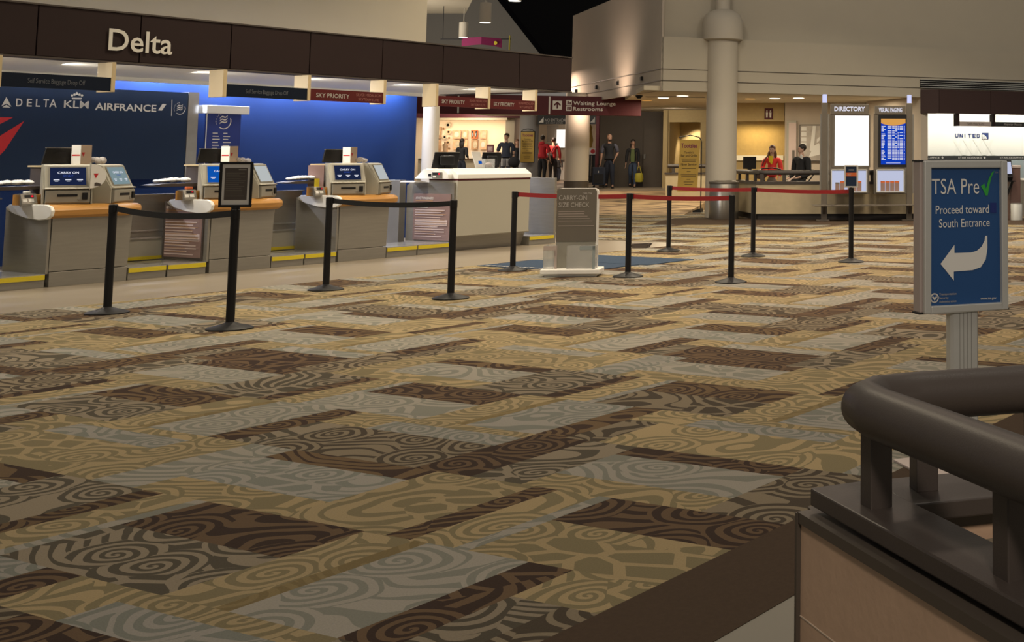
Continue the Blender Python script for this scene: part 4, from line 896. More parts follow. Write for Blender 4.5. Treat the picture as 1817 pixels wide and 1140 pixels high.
# ------------------------------------------------------------------ litter bin, far planter, rail, restaurant sign
p = flr(1280, 390.5)
t = thing('litter_bin', 'large round brushed steel litter bin in front of the big column', 'bin', (p.x, p.y + .34, .006))
MB().lathe([(.33, 0), (.335, .02), (.335, .80), (.325, .815)], 36).build('steel_drum', M['bin_steel'], t); MB().lathe([(.345, .80), (.35, .815), (.34, .85), (.22, .87), (.20, .80)], 36).build('lid_ring', M['bronze'], t)
MB().lathe([(.2, .815), (.19, .8), (.001, .79)], 24).build('opening', M['black'], t)
c1, c2_ = flr(1341, 391), flr(1303, 383.5)
dA = (c2_ - c1).normalized(); dB = Vector((1, .02, 0)).normalized(); LA, LB = 2.3, 4.6
t = thing('stone_planter', 'pale stone planter wall with dark pipe rail behind the rear red belt', 'planter', (c1.x, c1.y, 0))
nA = Vector((-dA.y, dA.x, 0)); nA = nA if nA.dot(dB) > 0 else -nA; nB = Vector((-dB.y, dB.x, 0)); nB = nB if nB.dot(dA) > 0 else -nB
mb = MB(); along(dA, nA, 0, LA, 0, .2, .14, .80, mb); along(dB, nB, 0, LB, 0.001, .2, .14, .80, mb); mb.build('stone_wall', M['stone_far'], t)
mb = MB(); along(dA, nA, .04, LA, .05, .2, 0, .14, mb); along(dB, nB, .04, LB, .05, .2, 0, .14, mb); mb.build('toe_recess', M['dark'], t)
mb = MB(); along(dA, nA, -.02, LA, -.02, .24, .80, .86, mb); along(dB, nB, -.02, LB, -.02, .24, .80, .861, mb); mb.build('cap_slab', M['rail'], t)
MB().tube([dA * LA + nA * .1 + Vector((0, 0, 1.06)), dA * .1 + nA * .1 + dB * .04 + Vector((0, 0, 1.06)), dB * .2 + nB * .1 + Vector((0, 0, 1.06)), dB * LB + nB * .1 + Vector((0, 0, 1.06))], .055, 16).build('handrail', M['rail'], t)
for d, n, ss in ((dA, nA, (.5, 1.3, 2.1)), (dB, nB, (.12, .62, 1.5, 2.6, 3.6, 4.4))):
    for s in ss: mb = MB(); along(d, n, s - .04, s + .04, .07, .13, .855, 1.03, mb); mb.build('baluster', M['rail'], t)
# second low wall on the ramp edge with rail, left of the column
t = thing('ramp_wall', 'low stone wall with pipe rail beside the ramp, behind the gold restaurant sign', 'planter', (at(1181, 320, 35).x, 35, 0), R(6))
MB().box(0, 1.5, 0, .2, 0, .93).build('stone_wall', M['stone_far'], t); MB().box(-.03, 1.53, -.03, .23, .93, .98).build('cap_slab', M['rail'], t)
MB().tube([(.05, .1, 1.16), (.7, .1, 1.16), (1.5, .1, 1.16)], .06, 14).build('handrail', M['rail'], t)
for x in (.2, .8, 1.35): MB().box(x - .04, x + .04, .07, .13, .98, 1.13).build('baluster', M['rail'], t)
def tootsie(px, py, Y, z0, lab, hcm):
    a = at(px, py, Y); t = thing('restaurant_sign', lab, 'sign', (a.x, Y, z0), R(4)); return t
a = flr(1243, 377); Y = a.y
t = thing('restaurant_sign', 'gold restaurant sign on a tall black easel post left of the big column', 'sign', (a.x, Y, .004), 0)
k = Y / F; top = (377 - 250) * k; bot = (377 - 341) * k; xl, xr = -40 * k, -1.5 * k
MB().prism([(-.32, 0), (.04, 0), (.02, .10)], -.2, .2).build('foot', M['black'], t)
MB().tube([(0, 0, .08), (0, 0, top - .05), (-.06, 0, top + .06), (xl * .5, 0, top + .12), (xl, 0, top + .06)], .014, 8).build('easel_post', M['black'], t)
bd = MB().prism([(xl - .02, bot), (xr - .08, bot), (xr, top), (xl + .04, top)], -.04, -.02).build('board', M['gold'], t)
def gold_text(t, x0, x1, z0, z1, y):
    w_, h = x1 - x0, z1 - z0; cx = (x0 + x1) / 2
    MB().text('Tootsies', cx, z1 - h * .155, h * .085, width=w_ * .82, align='c', y=y, bold=.03).build('title_lettering', M['purple'], t)
    MB().text("Tootsie's", cx, z1 - h * .265, h * .042, width=w_ * .5, align='c', y=y, bold=.02).build('lettering', M['gold_print'], t)
    MB().text('Bar and Grille', cx, z1 - h * .325, h * .042, width=w_ * .82, align='c', y=y, bold=.02).build('lettering', M['gold_print'], t)
    MB().text('Now Serving', cx, z1 - h * .50, h * .045, width=w_ * .8, align='c', y=y, bold=.02).build('lettering', M['gold_print'], t)
    mb = MB()
    for i, f in enumerate((.38, .42, .56, .62, .68, .72, .77, .82, .87)): ww = w_ * (.75, .7, .72, .2, .8, .75, .2, .5, .4)[i]; mb.box(cx - ww / 2, cx + ww / 2, y, y + .001, z1 - h * f, z1 - h * (f - .012))
    mb.build('fine_print', M['gold_print'], t)
gold_text(bd, xl + .02, xr - .04, bot, top, -.043)
# the same sign on the grey column of the concourse
Y = 47.3; a = at(923, 290, Y); k = Y / F
t = thing('restaurant_sign', 'gold restaurant sign hung on the grey-blue column behind the white desk', 'sign', (at(935, 290, Y).x, Y, 0), 0)
zt_, zb_ = at(935, 234, Y).z, at(935, 288, Y).z
bd = MB().box(-11.5 * k, 12 * k, -.03, 0, zb_, zt_).build('board', M['gold'], t)
MB().box(-12.3 * k, 12.8 * k, 0, .03, zb_ - .02, zt_ + .02).build('frame', M['black'], t); MB().tube([(-12 * k, 0, zt_), (-8 * k, 0, zt_ + .08), (0, 0, zt_ + .11), (8 * k, 0, zt_ + .08), (12 * k, 0, zt_)], .012, 8).build('wire', M['black'], t)
gold_text(bd, -11.5 * k, 12 * k, zb_, zt_, -.033)
MB().box(-.03, .03, .0, .36, zt_ - .3, zt_ - .2).build('bracket', M['black'], t)

# ------------------------------------------------------------------ second airline's check-in hall
def OR(p_, q, z=0): v = OB + Matrix.Rotation(RB, 3, 'Z') @ Vector((p_, q, 0)); v.z = z; return v
def onR(x, y, q):                                                # pixel -> (p, z) on the plane q of the right-hand building
    a, b, c = ray(x, y); ex, ey = math.cos(RB), math.sin(RB)
    o = OR(0, q); n = Vector((-ey, ex)); t_ = (o.x * n.x + o.y * n.y) / (a * n.x + b * n.y)
    return (a * t_ - o.x) * ex + (b * t_ - o.y) * ey, H + c * t_
q0 = -.25; (pa, za), (pb, zb2), (pc, zc2) = onR(1641, 158, q0), onR(1817, 204, q0), onR(1641, 200, q0)
t = thing('fascia_sign', 'dark brown overhead band with hanging black and grey signs on the right, under the vent', 'sign', OR(0, q0), RB)
for i in range(6): MB().box(pa + .42 + i * 1.55, pa + .42 + (i + 1) * 1.55 - .012, 0, .08, zb2, za).build('panel', M['fascia_light'], t)
MB().prism([(pa, .24), (pa + .41, 0), (pa + .41, .24)], zb2, za, 'z').build('panel', M['fascia_light'], t)
(p1_, z1_), (p2_, z2_), (p3_, _), (p4_, _) = onR(1704, 215.5, q0), onR(1761, 224.5, q0), onR(1697, 220, q0), onR(1850, 220, q0)
for lab, a, b, m, s_, ml in (('grey', p1_, p2_, M['pinkish'], 'Self check-in', 'taupe'), ('black', p2_ + .02, p4_, M['strip_black'], 'Premier Access', 'grey_l')):
    h = MB().box(a, b, .06, .10, z2_, z1_).build('hanging_board', m, t); MB().text(s_, a + (b - a) * (.5 if lab == 'grey' else .42), z2_ + .03, .07, width=(b - a) * (.5 if lab == 'grey' else .36), align='c', y=.056).build('lettering', M[ml], h)
for px in (1699, 1763): pz = onR(px, 220, q0)[0]; MB().box(pz, pz + .09, .05, .2, z2_, zb2).build('hanger', M['fascia'], t)
v0, v1 = onR(1634, 141, -.06), onR(1634, 155, -.06)
t = thing('air_vent', 'long louvred air vent in the plaster band above the brown sign at right', 'vent', OR(0, -.06), RB)
MB().box(v0[0], v0[0] + 6, .03, .06, v1[1], v0[1]).build('duct', M['black'], t)
for i in range(5): z = v1[1] + (v0[1] - v1[1]) * i / 4; MB().box(v0[0], v0[0] + 6, .0, .03, z - .006, z + .008).build('louvre', M['alu'], t)
qw = 2.98
t = thing('wall_logo', 'dark blue airline lettering with a square globe mark on the white wall', 'sign', OR(0, qw), RB)
(a, z0_), (b, _), (_, z1_) = onR(1695, 244, qw), onR(1740, 244, qw), onR(1695, 237.5, qw)
for i, ch in enumerate('UNITED'):
    x = a + (b - a) * (i / 5.9 + (.03 if ch == 'I' else 0)); MB().text(ch, x, z0_, z1_ - z0_, width=(b - a) * (.13 if ch != 'I' else .03), y=0, bold=.03, depth=.01).build('letter', M['united_blue'], t)
(a, z0_), (b, z1_) = onR(1743, 247, qw), onR(1754, 236, qw)
lg = MB().box(a, b, 0, .02, z0_, z1_).build('globe_mark', M['united_blue'], t)
MB().poly([(a, z0_), (a + (b - a) * .72, z0_)] + [(a + (b - a) * .72 * math.cos(i * math.pi / 16), z0_ + (z1_ - z0_) * .72 * math.sin(i * math.pi / 16)) for i in range(1, 9)], -.004).build('globe', M['white_l'], lg)
gp = MB()
for r0_ in (.2, .36, .52): gp.poly([(a + (b - a) * r0_ * math.cos(i * math.pi / 16), z0_ + (z1_ - z0_) * r0_ * math.sin(i * math.pi / 16)) for i in range(9)] + [(a + (b - a) * (r0_ - .04) * math.cos(i * math.pi / 16), z0_ + (z1_ - z0_) * (r0_ - .04) * math.sin(i * math.pi / 16)) for i in range(8, -1, -1)], -.006)
gp.build('globe_lines', M['united_blue'], lg)
wm = MB(); ghost = mat('ghost_print', (.74, .73, .66), .6); (a, z0_), (b, z1_) = onR(1688, 276, qw), onR(1760, 248, qw)
for i in range(4): wm.poly([(a + (b - a) * (.05 + .25 * i), z0_), (a + (b - a) * (.12 + .25 * i), z0_), (a + (b - a) * (.3 + .25 * i), z1_), (a + (b - a) * (.23 + .25 * i), z1_)], .015); wm.poly([(a + (b - a) * (.27 + .25 * i), z0_), (a + (b - a) * (.34 + .25 * i), z0_), (a + (b - a) * (.1 + .25 * i), z1_), (a + (b - a) * (.03 + .25 * i), z1_)], .0125)
wm.build('ghost_pattern', ghost, t)
(a, z1_), (_, z0_) = onR(1619, 276.5, qw - .03), onR(1619, 283.5, qw - .03)
t = thing('alliance_strip', 'black strip with repeated white alliance lettering along the white wall', 'sign', OR(0, qw - .04), RB)
MB().box(a, a + 9, 0, .05, z0_, z1_).build('strip', M['strip_black'], t)
for px in (1625, 1700, 1774):
    a = onR(px, 280, qw - .03)[0]; b = onR(px + 42, 280, qw - .03)[0]; hh = (z1_ - z0_); MB().text('STAR ALLIANCE', a, z0_ + hh * .28, hh * .42, width=b - a, y=-.004, bold=.015).build('lettering', M['grey_l'], t)
    cx, cz = b + .09, z0_ + hh * .5; MB().poly([(cx + (.05 if i % 2 == 0 else .022) * math.sin(i * math.pi / 5), cz + (.05 if i % 2 == 0 else .022) * math.cos(i * math.pi / 5)) for i in range(10)], -.005).build('star', M['grey_l'], t)
# kiosk, cabinet, steel bin and bench end seen past the blue sign
p = flr(1806, 392)
t = thing('check_in_kiosk', 'brown self-service kiosk cabinet with a lit screen, right behind the blue security sign', 'kiosk', (p.x, p.y + .3, 0), R(15)); k = p.y / F
MB().box(-.16, .10, 0, .5, 0, 92 * k).build('cabinet', M['brown_bag'], t, bevel=.01); MB().box(-.18, .12, -.01, .5, 92 * k, 97 * k).build('cap', M['pinkish'], t, bevel=.01)
MB().prism([(-.10, 70 * k), (-.14, 76 * k), (-.04, 106 * k), (.02, 106 * k), (-.0, 72 * k)], -.34, -.13, 'x').build('screen_shell', M['black'], t, bevel=.006)
MB().add([(-.32, -.144, 82 * k), (-.15, -.144, 82 * k), (-.15, -.052, 103 * k), (-.32, -.052, 103 * k)], [(0, 1, 2, 3)]).build('screen', M['e_brochure'], t)
MB().box(-.33, -.08, -.16, -.04, 68 * k, 70 * k).prism([(-.25, 40 * k), (-.1, 68 * k), (-.16, 68 * k), (-.3, 44 * k)], -.1, -.06).build('shelf_arm', M['black'], t)
p = flr(1803, 391)
t = thing('litter_bin', 'small oval steel bin at the right edge in front of the brown kiosk cabinet', 'bin', (p.x, p.y - .12, 0)); MB().lathe([(.12, .0), (.13, .01), (.13, .36), (.125, .37)], 24).build('steel_drum', M['alu'], t); MB().lathe([(.11, .36), (.13, .37), (.128, .38), (.1, .385)], 24).build('rim', M['steel_dark'], t)
p = flr(1812, 386)
t = thing('side_counter', 'grey steel counter edge at the right picture edge beyond the small bin', 'counter', (p.x, p.y + .8, 0), R(15)); MB().box(.12, 2.2, 0, .6, 0, .85).build('body', M['steel'], t); MB().box(.1, 2.2, -.03, .6, .85, .89).build('top', M['white'], t)

# ------------------------------------------------------------------ passage right of the column: seats, screen, poster, door
t = thing('wall_poster', 'large black and white framed photograph on the beige passage wall', 'poster', (at(1438, 250, 36.1).x, 36.1, 0))
(a, b) = at(1418, 287, 36.1), at(1475, 221, 36.1); x0 = a.x - t.location.x; x1 = b.x - t.location.x
MB().box(x0, x1, -.0, .08, a.z, b.z).build('frame', M['trim'], t); q = MB().box(x0 + .03, x1 - .03, -.006, .0, a.z + .03, b.z - .03).build('photograph', M['photo'], t)
hh = b.z - a.z; ww = x1 - x0
MB().prism([(x0 + ww * .33, a.z + hh * .3), (x0 + ww * .45, a.z + hh * .25), (x0 + ww * .52, b.z - .04), (x0 + ww * .42, b.z - .04)], -.012, -.006).prism([(x0 + ww * .3, a.z + hh * .12), (x0 + ww * .72, a.z + hh * .2), (x0 + ww * .62, a.z + hh * .5), (x0 + ww * .45, a.z + hh * .42)], -.011, -.006).prism([(x0 + ww * .55, a.z + hh * .5), (x0 + ww * .97, a.z + hh * .85), (x0 + ww * .97, a.z + hh * .93), (x0 + ww * .55, a.z + hh * .6)], -.012, -.006).build('pale_shapes', M['paper'], q)
for i in range(4): MB().box(x0 + ww * .06, x0 + ww * .22, -.012, -.006, b.z - hh * (.17 + .14 * i), b.z - hh * (.07 + .14 * i)).build('caption_tile', M['paper'], q)
d = thing('passage_door', 'pale door leaf with vertical handle plate beside the yellow recess', 'door', (at(1404, 300, 36.15).x, 36.15, 0))
a, b = at(1396, 214, 36.15), at(1413, 214, 36.15); wd = b.x - a.x
MB().box(-wd / 2, wd / 2, -.03, .03, 0, a.z).build('frame', M['kiosk'], d); f = MB().box(-wd / 2 + .06, wd / 2, -.045, -.03, 0.01, a.z - .06).build('leaf', M['print_pale'], d); MB().box(wd * .1, wd * .35, -.06, -.045, 1.15, 1.6).build('handle_plate', M['bronze'], f)
t = tag(MB().box(-.12, .12, 0, .02, 0, .32).build('restroom_sign', M['maroon'], loc=(at(1364, 202, 36.38).x, 36.37, at(1364, 212, 36.38).z), bevel=.004), 'small maroon restroom sign with two white figures above the yellow recess', 'sign')
for s in (-1, 1): MB().prism([(s * .05 - .02, .05), (s * .05 + .02, .05), (s * .05 + .03, .2), (s * .05 - .03, .2)], -.004, 0).ball((s * .05, -.004, .24), .022, 8, sy=.2).build('figure', M['white_l'], t)
t = tag(MB().box(at(1300, 260, 37.5).x, at(1390, 260, 37.5).x, 37.5, 37.58, at(1340, 285, 37.5).z, at(1340, 276, 37.5).z).build('recess_shelf', M['white']), 'pale horizontal shelf strip in the yellow recess behind the woman in red', 'shelf')
p = at(1330, 300, 33.2)
t = thing('screen_desk', 'black monitor on a small grey desk behind the stone planter', 'desk', (p.x, 33.2, 0))
MB().box(-.5, .5, -.2, .3, .98, 1.03).build('desktop', M['steel'], t); m_ = MB().box(-.17, .17, -.02, .02, 1.10, 1.42).build('monitor', M['black'], t, bevel=.008); MB().box(-.05, .05, -.02, .04, 1.03, 1.1).build('monitor_foot', M['black'], m_)
for x in (-.46, .46): MB().tube([(x, -.1, 0), (x * .8, .1, .98)], .02, 8).build('leg', M['steel'], t)

# ------------------------------------------------------------------ concourse signs, ceiling things, shop art
Y = 33.5; RW = R(24)
p = at(975, 188, Y); k = Y / F
t = thing('direction_sign', 'long maroon direction sign with a white arrow over the far concourse', 'sign', (p.x, Y, 0), RW)
zt_, zb_ = at(975, 170, Y).z, at(975, 204, Y).z; cR = math.cos(RW)
xl = -236 * k / cR * .86; xr = 143 * k / cR * 1.04
MB().box(xl, xr, 0, .22, zb_, zt_).build('board', M['maroon'], t, bevel=.006)
for px in (-150, 0): MB().box(px * k / cR * .93 - .02, px * k / cR * .93 + .02, -.004, .0, zb_ + .02, zt_ - .02).build('divider', M['white_l'], t)
hz = zt_ - zb_
q = MB().box(.08, .32, -.004, 0, zb_ + hz * .28, zb_ + hz * .75).build('arrow_tile', M['white_l'], t)
MB().poly([(.18, zb_ + hz * .33), (.22, zb_ + hz * .33), (.22, zb_ + hz * .55), (.285, zb_ + hz * .46), (.285, zb_ + hz * .56), (.20, zb_ + hz * .70), (.115, zb_ + hz * .56), (.115, zb_ + hz * .46), (.18, zb_ + hz * .55)], -.006).build('arrow', M['maroon'], q)
for i, s_ in enumerate(('Waiting Lounge', 'Restrooms')):
    z = zb_ + hz * (.54 - .30 * i); q = MB().box(.43, .575, -.004, 0, z - .01, z + hz * .25).build('pictogram_tile', M['white_l'], t)
    MB().box(.455, .495, -.006, -.004, z + .01, z + hz * .2).box(.515, .55, -.006, -.004, z + .01, z + hz * (.14 if i == 0 else .2)).build('pictogram', M['maroon'], q)
    MB().text(s_, .61, z, hz * .2, width=(1.12, .78)[i], y=-.004, bold=.012).build('lettering', M['white_l'], t)
MB().text('ll', -2.9, zb_ + hz * .52, hz * .22, y=-.004).text('Gates', -2.62, zb_ + hz * .52, hz * .22, y=-.004).build('lettering', M['white_l'], t)
for x in (xl + .6, xr - .35): MB().tube([(x, .11, zt_), (x, .11, zt_ + .6)], .015, 6).build('hanger', M['steel_dark'], t)
Y = 47; t = thing('no_entry_sign', 'dark sign with white Spanish no entry lettering beyond the concourse column', 'sign', (at(1005, 214, Y).x, Y, 0)); k = Y / F
zt_, zb_ = at(1005, 205, Y).z, at(1005, 220.5, Y).z
MB().box(-51 * k, 54 * k, 0, .1, zb_, zt_).build('board', M['strip_black'], t); MB().text('NO ENTRADA', -38 * k, zb_ + .09, .12, width=37 * k, y=-.004, bold=.01).build('lettering', M['grey_l'], t)
for x in (-49, 42): MB().poly([(x * k, zb_ + .06), (x * k + .18, zb_ + .06), (x * k + .18, zb_ + .28), (x * k + .1, zb_ + .16)], -.004).build('arrow_mark', M['white_l'], t)
MB().text('DO NOT ENTER', -36 * k, zb_ + .02, .045, width=30 * k, y=-.004).build('small_lettering', M['grey_l'], t)
for i, (px, py, pb_, Y) in enumerate([(862, 5, 40, 40), (823, 40, 66.5, 48), (914.5, -36, 1.5, 36)]):
    a, b = at(px, py, Y), at(px, pb_, Y); r_ = (10, 7.8, 11.5)[i] * Y / F
    t = thing('pendant_lamp', ('pale cylindrical pendant lamp, the whole one in the middle of the three', 'smaller pale cylindrical pendant lamp behind the brown sign band, left of the three', 'pale pendant lamp cut by the top edge, rightmost of the three')[i], 'lamp', (a.x, Y, b.z), 0, 'pendant lamps')
    h = a.z - b.z; MB().lathe([(r_ * .96, .0), (r_, .02), (r_, h), (r_ * .3, h + .02), (.02, h + .06)], 28).build('shade', M['lampshade'], t); MB().lathe([(r_ * .95, -.004), (.001, -.004)], 24).build('bulb_disc', M['e_lamp'], t); MB().tube([(0, 0, h + .03), (0, 0, 7.06 - b.z + (.0 if i == 1 else 1.5))], .015, 6).build('cord', M['lampshade'], t)
Y = 47; p = at(850, 74, Y); k = Y / F
t = thing('banner', 'folded magenta banner with a yellow dot hanging below the pendant lamps', 'banner', (p.x, Y, p.z))
xs = (-36, 4, 36)
MB().add([(xs[0] * k, .3, 8 * k), (xs[1] * k, 0, 8.5 * k), (xs[1] * k, 0, -5 * k), (-16 * k, .15, -5.5 * k), (xs[0] * k, .3, -8 * k)] + [(xs[0] * k, .32, 8 * k), (xs[1] * k, .02, 8.5 * k), (xs[1] * k, .02, -5 * k), (-16 * k, .17, -5.5 * k), (xs[0] * k, .32, -8 * k)],
         [(0, 1, 2, 3, 4), (9, 8, 7, 6, 5), (0, 5, 6, 1), (3, 8, 9, 4), (2, 7, 8, 3), (0, 4, 9, 5), (1, 6, 7, 2)]).build('left_half', M['magenta'], t)
MB().add([(xs[1] * k, 0, 8.5 * k), (xs[2] * k, .3, 7 * k), (xs[2] * k, .3, -10 * k), (22 * k, .18, -6.5 * k), (xs[1] * k, 0, -5 * k)] + [(xs[1] * k, .02, 8.5 * k), (xs[2] * k, .32, 7 * k), (xs[2] * k, .32, -10 * k), (22 * k, .2, -6.5 * k), (xs[1] * k, .02, -5 * k)],
         [(0, 1, 2, 3, 4), (9, 8, 7, 6, 5), (0, 5, 6, 1), (1, 6, 7, 2), (2, 7, 8, 3), (3, 8, 9, 4), (0, 4, 9, 5)]).build('right_half', M['magenta'], t)
MB().prism([(26 * k + 3.2 * k * math.cos(a * math.pi / 10), -1.5 * k + 3.4 * k * math.sin(a * math.pi / 10)) for a in range(20)], .19, .24).build('yellow_dot', M['yellow'], t)
MB().tube([(-74 * k, .3, 6 * k), (52 * k, .3, 6 * k)], .02, 6).build('rod', M['mull'], t); MB().tube([(-70 * k, .3, 6 * k), (-70 * k, .3, 7.06 - p.z)], .012, 6).build('wire', M['mull'], t); MB().tube([(50 * k, .3, 12 * k), (50 * k, .3, -14 * k)], .03, 6).build('hanger', M['yellow_bag'], t)
p = at(1134, 163, 31.8)
tag(MB().lathe([(.001, -.085), (.05, -.075), (.085, -.03), (.09, .0)], 20).build('security_dome', M['black'], loc=(p.x, 31.8, 2.95)), 'black security camera dome under the passage ceiling', 'camera')
for i, (px, Y_) in enumerate([(1177, 33.0), (1211, 32.0), (1148, 34.6), (1331, 33.6), (1375, 33.4), (1417, 33.2)]):
    p = at(px, 172, Y_); o = MB().lathe([(.15, -.012), (.13, -.014), (.125, -.004), (.001, -.004)], 24).build('downlight', M['e_lamp'] if i not in (2, 3) else M['e_orange'], loc=(p.x, Y_, 2.95))
    tag(o, 'round ceiling downlight in the passage, ' + ('left of the column, second from the left', 'left of the column, nearest the column', 'left of the column, small dim leftmost one', 'right of the column, dim one nearest the column', 'right of the column, middle one', 'right of the column, bright one nearest the directory')[i], 'light', 'passage downlights')
for i, (px, Y_) in enumerate([(1168, 32.6), (1193, 32.4), (1229, 32.8)]):
    p = at(px, 176, Y_); tag(MB().box(-.3, .3, -.14, .14, -.01, 0).build('ceiling_grille', M['bronze'], loc=(p.x, Y_, 2.95)), 'dark flat ceiling grille between the passage downlights, ' + ('left one', 'middle one', 'right one')[i], 'grille', 'ceiling grilles')
for i, px in enumerate((1022, 1053, 1089, 1137)):
    s0 = None
    p = OR(PL - .03, (8.2, 5.9, 3.7, 1.5)[i], 3.3); tag(MB().prism([(-.04, -.05), (.04, -.05), (.05, .03), (-.03, .05)], -.06, .03).build('wall_bracket', M['black'], loc=p, rotz=RB + math.pi / 2), 'tiny black bracket on the pale corner wall, %s from its left end' % ('first', 'second', 'third', 'fourth')[i], 'bracket', 'brackets on the corner wall')
# shop art
Ya = 51.5; k = Ya / F
def art(px0, py0, px1, py1, m, lab, grp, round_=False, extra=None):
    a, b = at(px0, py1, Ya), at(px1, py0, Ya); c = (a + b) / 2; w_, h = b.x - a.x, b.z - a.z
    t = thing('wall_art', lab, 'art', (c.x, Ya, c.z), 0, grp)
    if round_: MB().lathe([(.001, .0), (w_ / 2 * .6, .01), (w_ / 2, .05), (w_ / 2, .07)], 20, M=Matrix.Rotation(math.pi / 2, 4, 'X')).build('plate', m, t); MB().lathe([(.001, .0), (w_ / 4, .0)], 16, M=Matrix.Translation((0, -.075, 0)) @ Matrix.Rotation(math.pi / 2, 4, 'X')).build('plate_motif', M['art3'], t)
    else:
        MB().box(-w_ / 2, w_ / 2, -.06, .0, -h / 2, h / 2).build('canvas', m, t)
        if extra == 'oval': MB().prism([(w_ * .12 + w_ * .3 * math.cos(i * math.pi / 8), h * .38 * math.sin(i * math.pi / 8)) for i in range(16)], -.065, -.06).build('motif', M['art3'], t)
        if extra == 'wings':
            for s in (-1, 1): MB().prism([(s * w_ * .04, -h * .1), (s * w_ * .3, -h * .42), (s * w_ * .42, -h * .05), (s * w_ * .46, h * .44), (s * w_ * .2, h * .36)], -.065, -.06).build('motif', M['black'], t); MB().prism([(s * w_ * .1, -h * .08), (s * w_ * .25, -h * .3), (s * w_ * .32, h * .2), (s * w_ * .18, h * .1)], -.07, -.065).build('motif', M['teal_wall'], t)
        if extra == 'blob': MB().prism([(w_ * .3 * math.cos(i * math.pi / 8), h * .3 * math.sin(i * math.pi / 8)) for i in range(16)], -.065, -.06).build('motif', M['print_pale'], t)
n_ = ('first', 'second', 'third', 'fourth')
art(760.5, 225, 784, 246, M['art'], 'square greenish artwork, upper one at the left of the shop wall', 'shop artworks', extra='oval')
art(760, 248.5, 783, 270, M['art'], 'square greenish artwork, lower one at the left of the shop wall', 'shop artworks', extra='blob')
for i, (a, b) in enumerate(((804, 818.5), (821, 830.5), (836.5, 848.5), (852, 864))):
    art(a, 231, b, 246.5, (M['art2'], M['art2'], M['orange'], M['art2'])[i], '%s picture from the left in the upper row of tall shop pictures' % n_[i], 'shop artworks', extra=('blob', 'blob', 'wings', 'oval')[i])
    art(a, 248, b, 265.5, (M['art2'], M['art2'], M['art'], M['art2'])[i], '%s picture from the left in the lower row of tall shop pictures' % n_[i], 'shop artworks', extra=('oval', None, 'oval', 'blob')[i])
for i, (px, py, r_) in enumerate([(796, 222, 5), (788, 228.5, 2.4), (797, 234.5, 4), (790, 243.5, 4), (798, 245, 2), (795.5, 253, 4), (788, 258, 2.4), (798, 264, 2.4), (788.5, 272, 5)]):
    art(px - r_, py - r_, px + r_, py + r_, (M['art3'], M['art'], M['art2'])[i % 3], 'round plate on the shop wall, %s from the top' % ('topmost', 'second', 'third', 'fourth', 'fifth', 'sixth', 'seventh', 'eighth', 'lowest')[i] if i else 'round plate on the shop wall, topmost and largest', 'round plates on the shop wall', round_=True)
p = at(795, 281, 50.5); tag(MB().lathe([(.08, 0), (.1, .1), (.09, .5), (.06, .62), (.07, .66)], 16).build('vase', M['art'], loc=(p.x, 50.2, p.z - .02)), 'tall dark vase standing on the shop sill below the plates', 'vase')
# easel board, rail and bench in front of the shop
Y = 48.6; p = at(869, 300, Y); k = Y / F
t = thing('menu_board', 'small dark red framed board on a stand in front of the shop', 'sign', (p.x, Y, ZH)); z0 = at(869, 272, Y).z - ZH; z1 = at(869, 257, Y).z - ZH
MB().box(-5.8 * k, 6 * k, -.03, .02, z0, z1).build('board', M['maroon'], t); MB().box(-4.4 * k, 4.6 * k, -.036, -.03, z0 + .06, z1 - .06).build('panel', M['rose_panel'], t); MB().bars(-3 * k, 3 * k, z0 + .12, z1 - .12, 3, .4, y=-.04).build('print', M['print_pale'], t)
MB().tube([(0, .02, 0), (0, .02, z0 + .1)], .03, 8).build('post', M['black'], t); MB().lathe([(.2, 0), (.2, .02), (.04, .04)], 20).build('base', M['black'], t)
t = thing('barrier_rail', 'black barrier rail in front of the shop between the board and the man in shorts', 'rail', (at(876, 300, 49).x, 49, ZH))
MB().box(-13 * k, 13 * k, 0, .06, at(876, 275, 49).z - ZH, at(876, 273, 49).z - ZH).build('top_bar', M['black'], t)
for x in (-12, -4, 4, 12): MB().box(x * k - .02, x * k + .02, .01, .05, 0, at(876, 275, 49).z - ZH).build('upright', M['black'], t)
# bright shop beyond the column
Y = 59.79; k = Y / F
p = at(996, 245, Y); t = thing('lit_panel', 'bright white lit panel in the shop left of the concourse column', 'panel', (p.x, Y, 0)); MB().box(-8 * k, 8 * k, -.05, .05, at(996, 262, Y).z, at(996, 230, Y).z).build('light_face', M['e_shop'], t); MB().box(-8.4 * k, 8.4 * k, .05, .2, at(996, 262.5, Y).z, at(996, 229.5, Y).z).build('casing', M['grey_wall'], t)
cm = MB()
for i in range(12): x = at(961.5 + i * 1.7, 240, 59).x; cm.lathe([(.028, at(960, 252, 59).z), (.028, at(960, 222, 59).z)], 8, c=(x, 59.9))
tag(cm.build('curtain', M['wall_pink']), 'pale pleated hanging beside the lit panel in the far shop', 'curtain')
p = at(970, 253.5, 59.6); tag(MB().box(-.6, .5, 0, .38, 0, .08).build('shelf', M['kiosk'], loc=(p.x, 59.6, p.z - .1)), 'pale shelf below the pleated hanging in the far shop', 'shelf')
for i, (px, py0, py1, m, lab) in enumerate([(983, 233, 241, 'red', 'red'), (984.5, 243, 250, 'e_shop', 'white')]):
    a, b = at(px - 2.4, py1, 59.9), at(px + 2.4, py0, 59.9); tag(MB().box(a.x, b.x, 59.9, 59.99, a.z, b.z).build('poster', M[m]), 'narrow %s poster beside the lit panel in the far shop' % lab, 'poster')
p = at(997, 290, 56); t = thing('display_table', 'long low dark shop table with white boxes behind the child', 'table', (p.x, 56.5, ZH)); MB().box(-.7, .7, 0, .6, .8, .88).build('tabletop', M['trim'], t); MB().box(-.6, .6, .1, .5, 0.0, .8).build('body', M['white'], t)
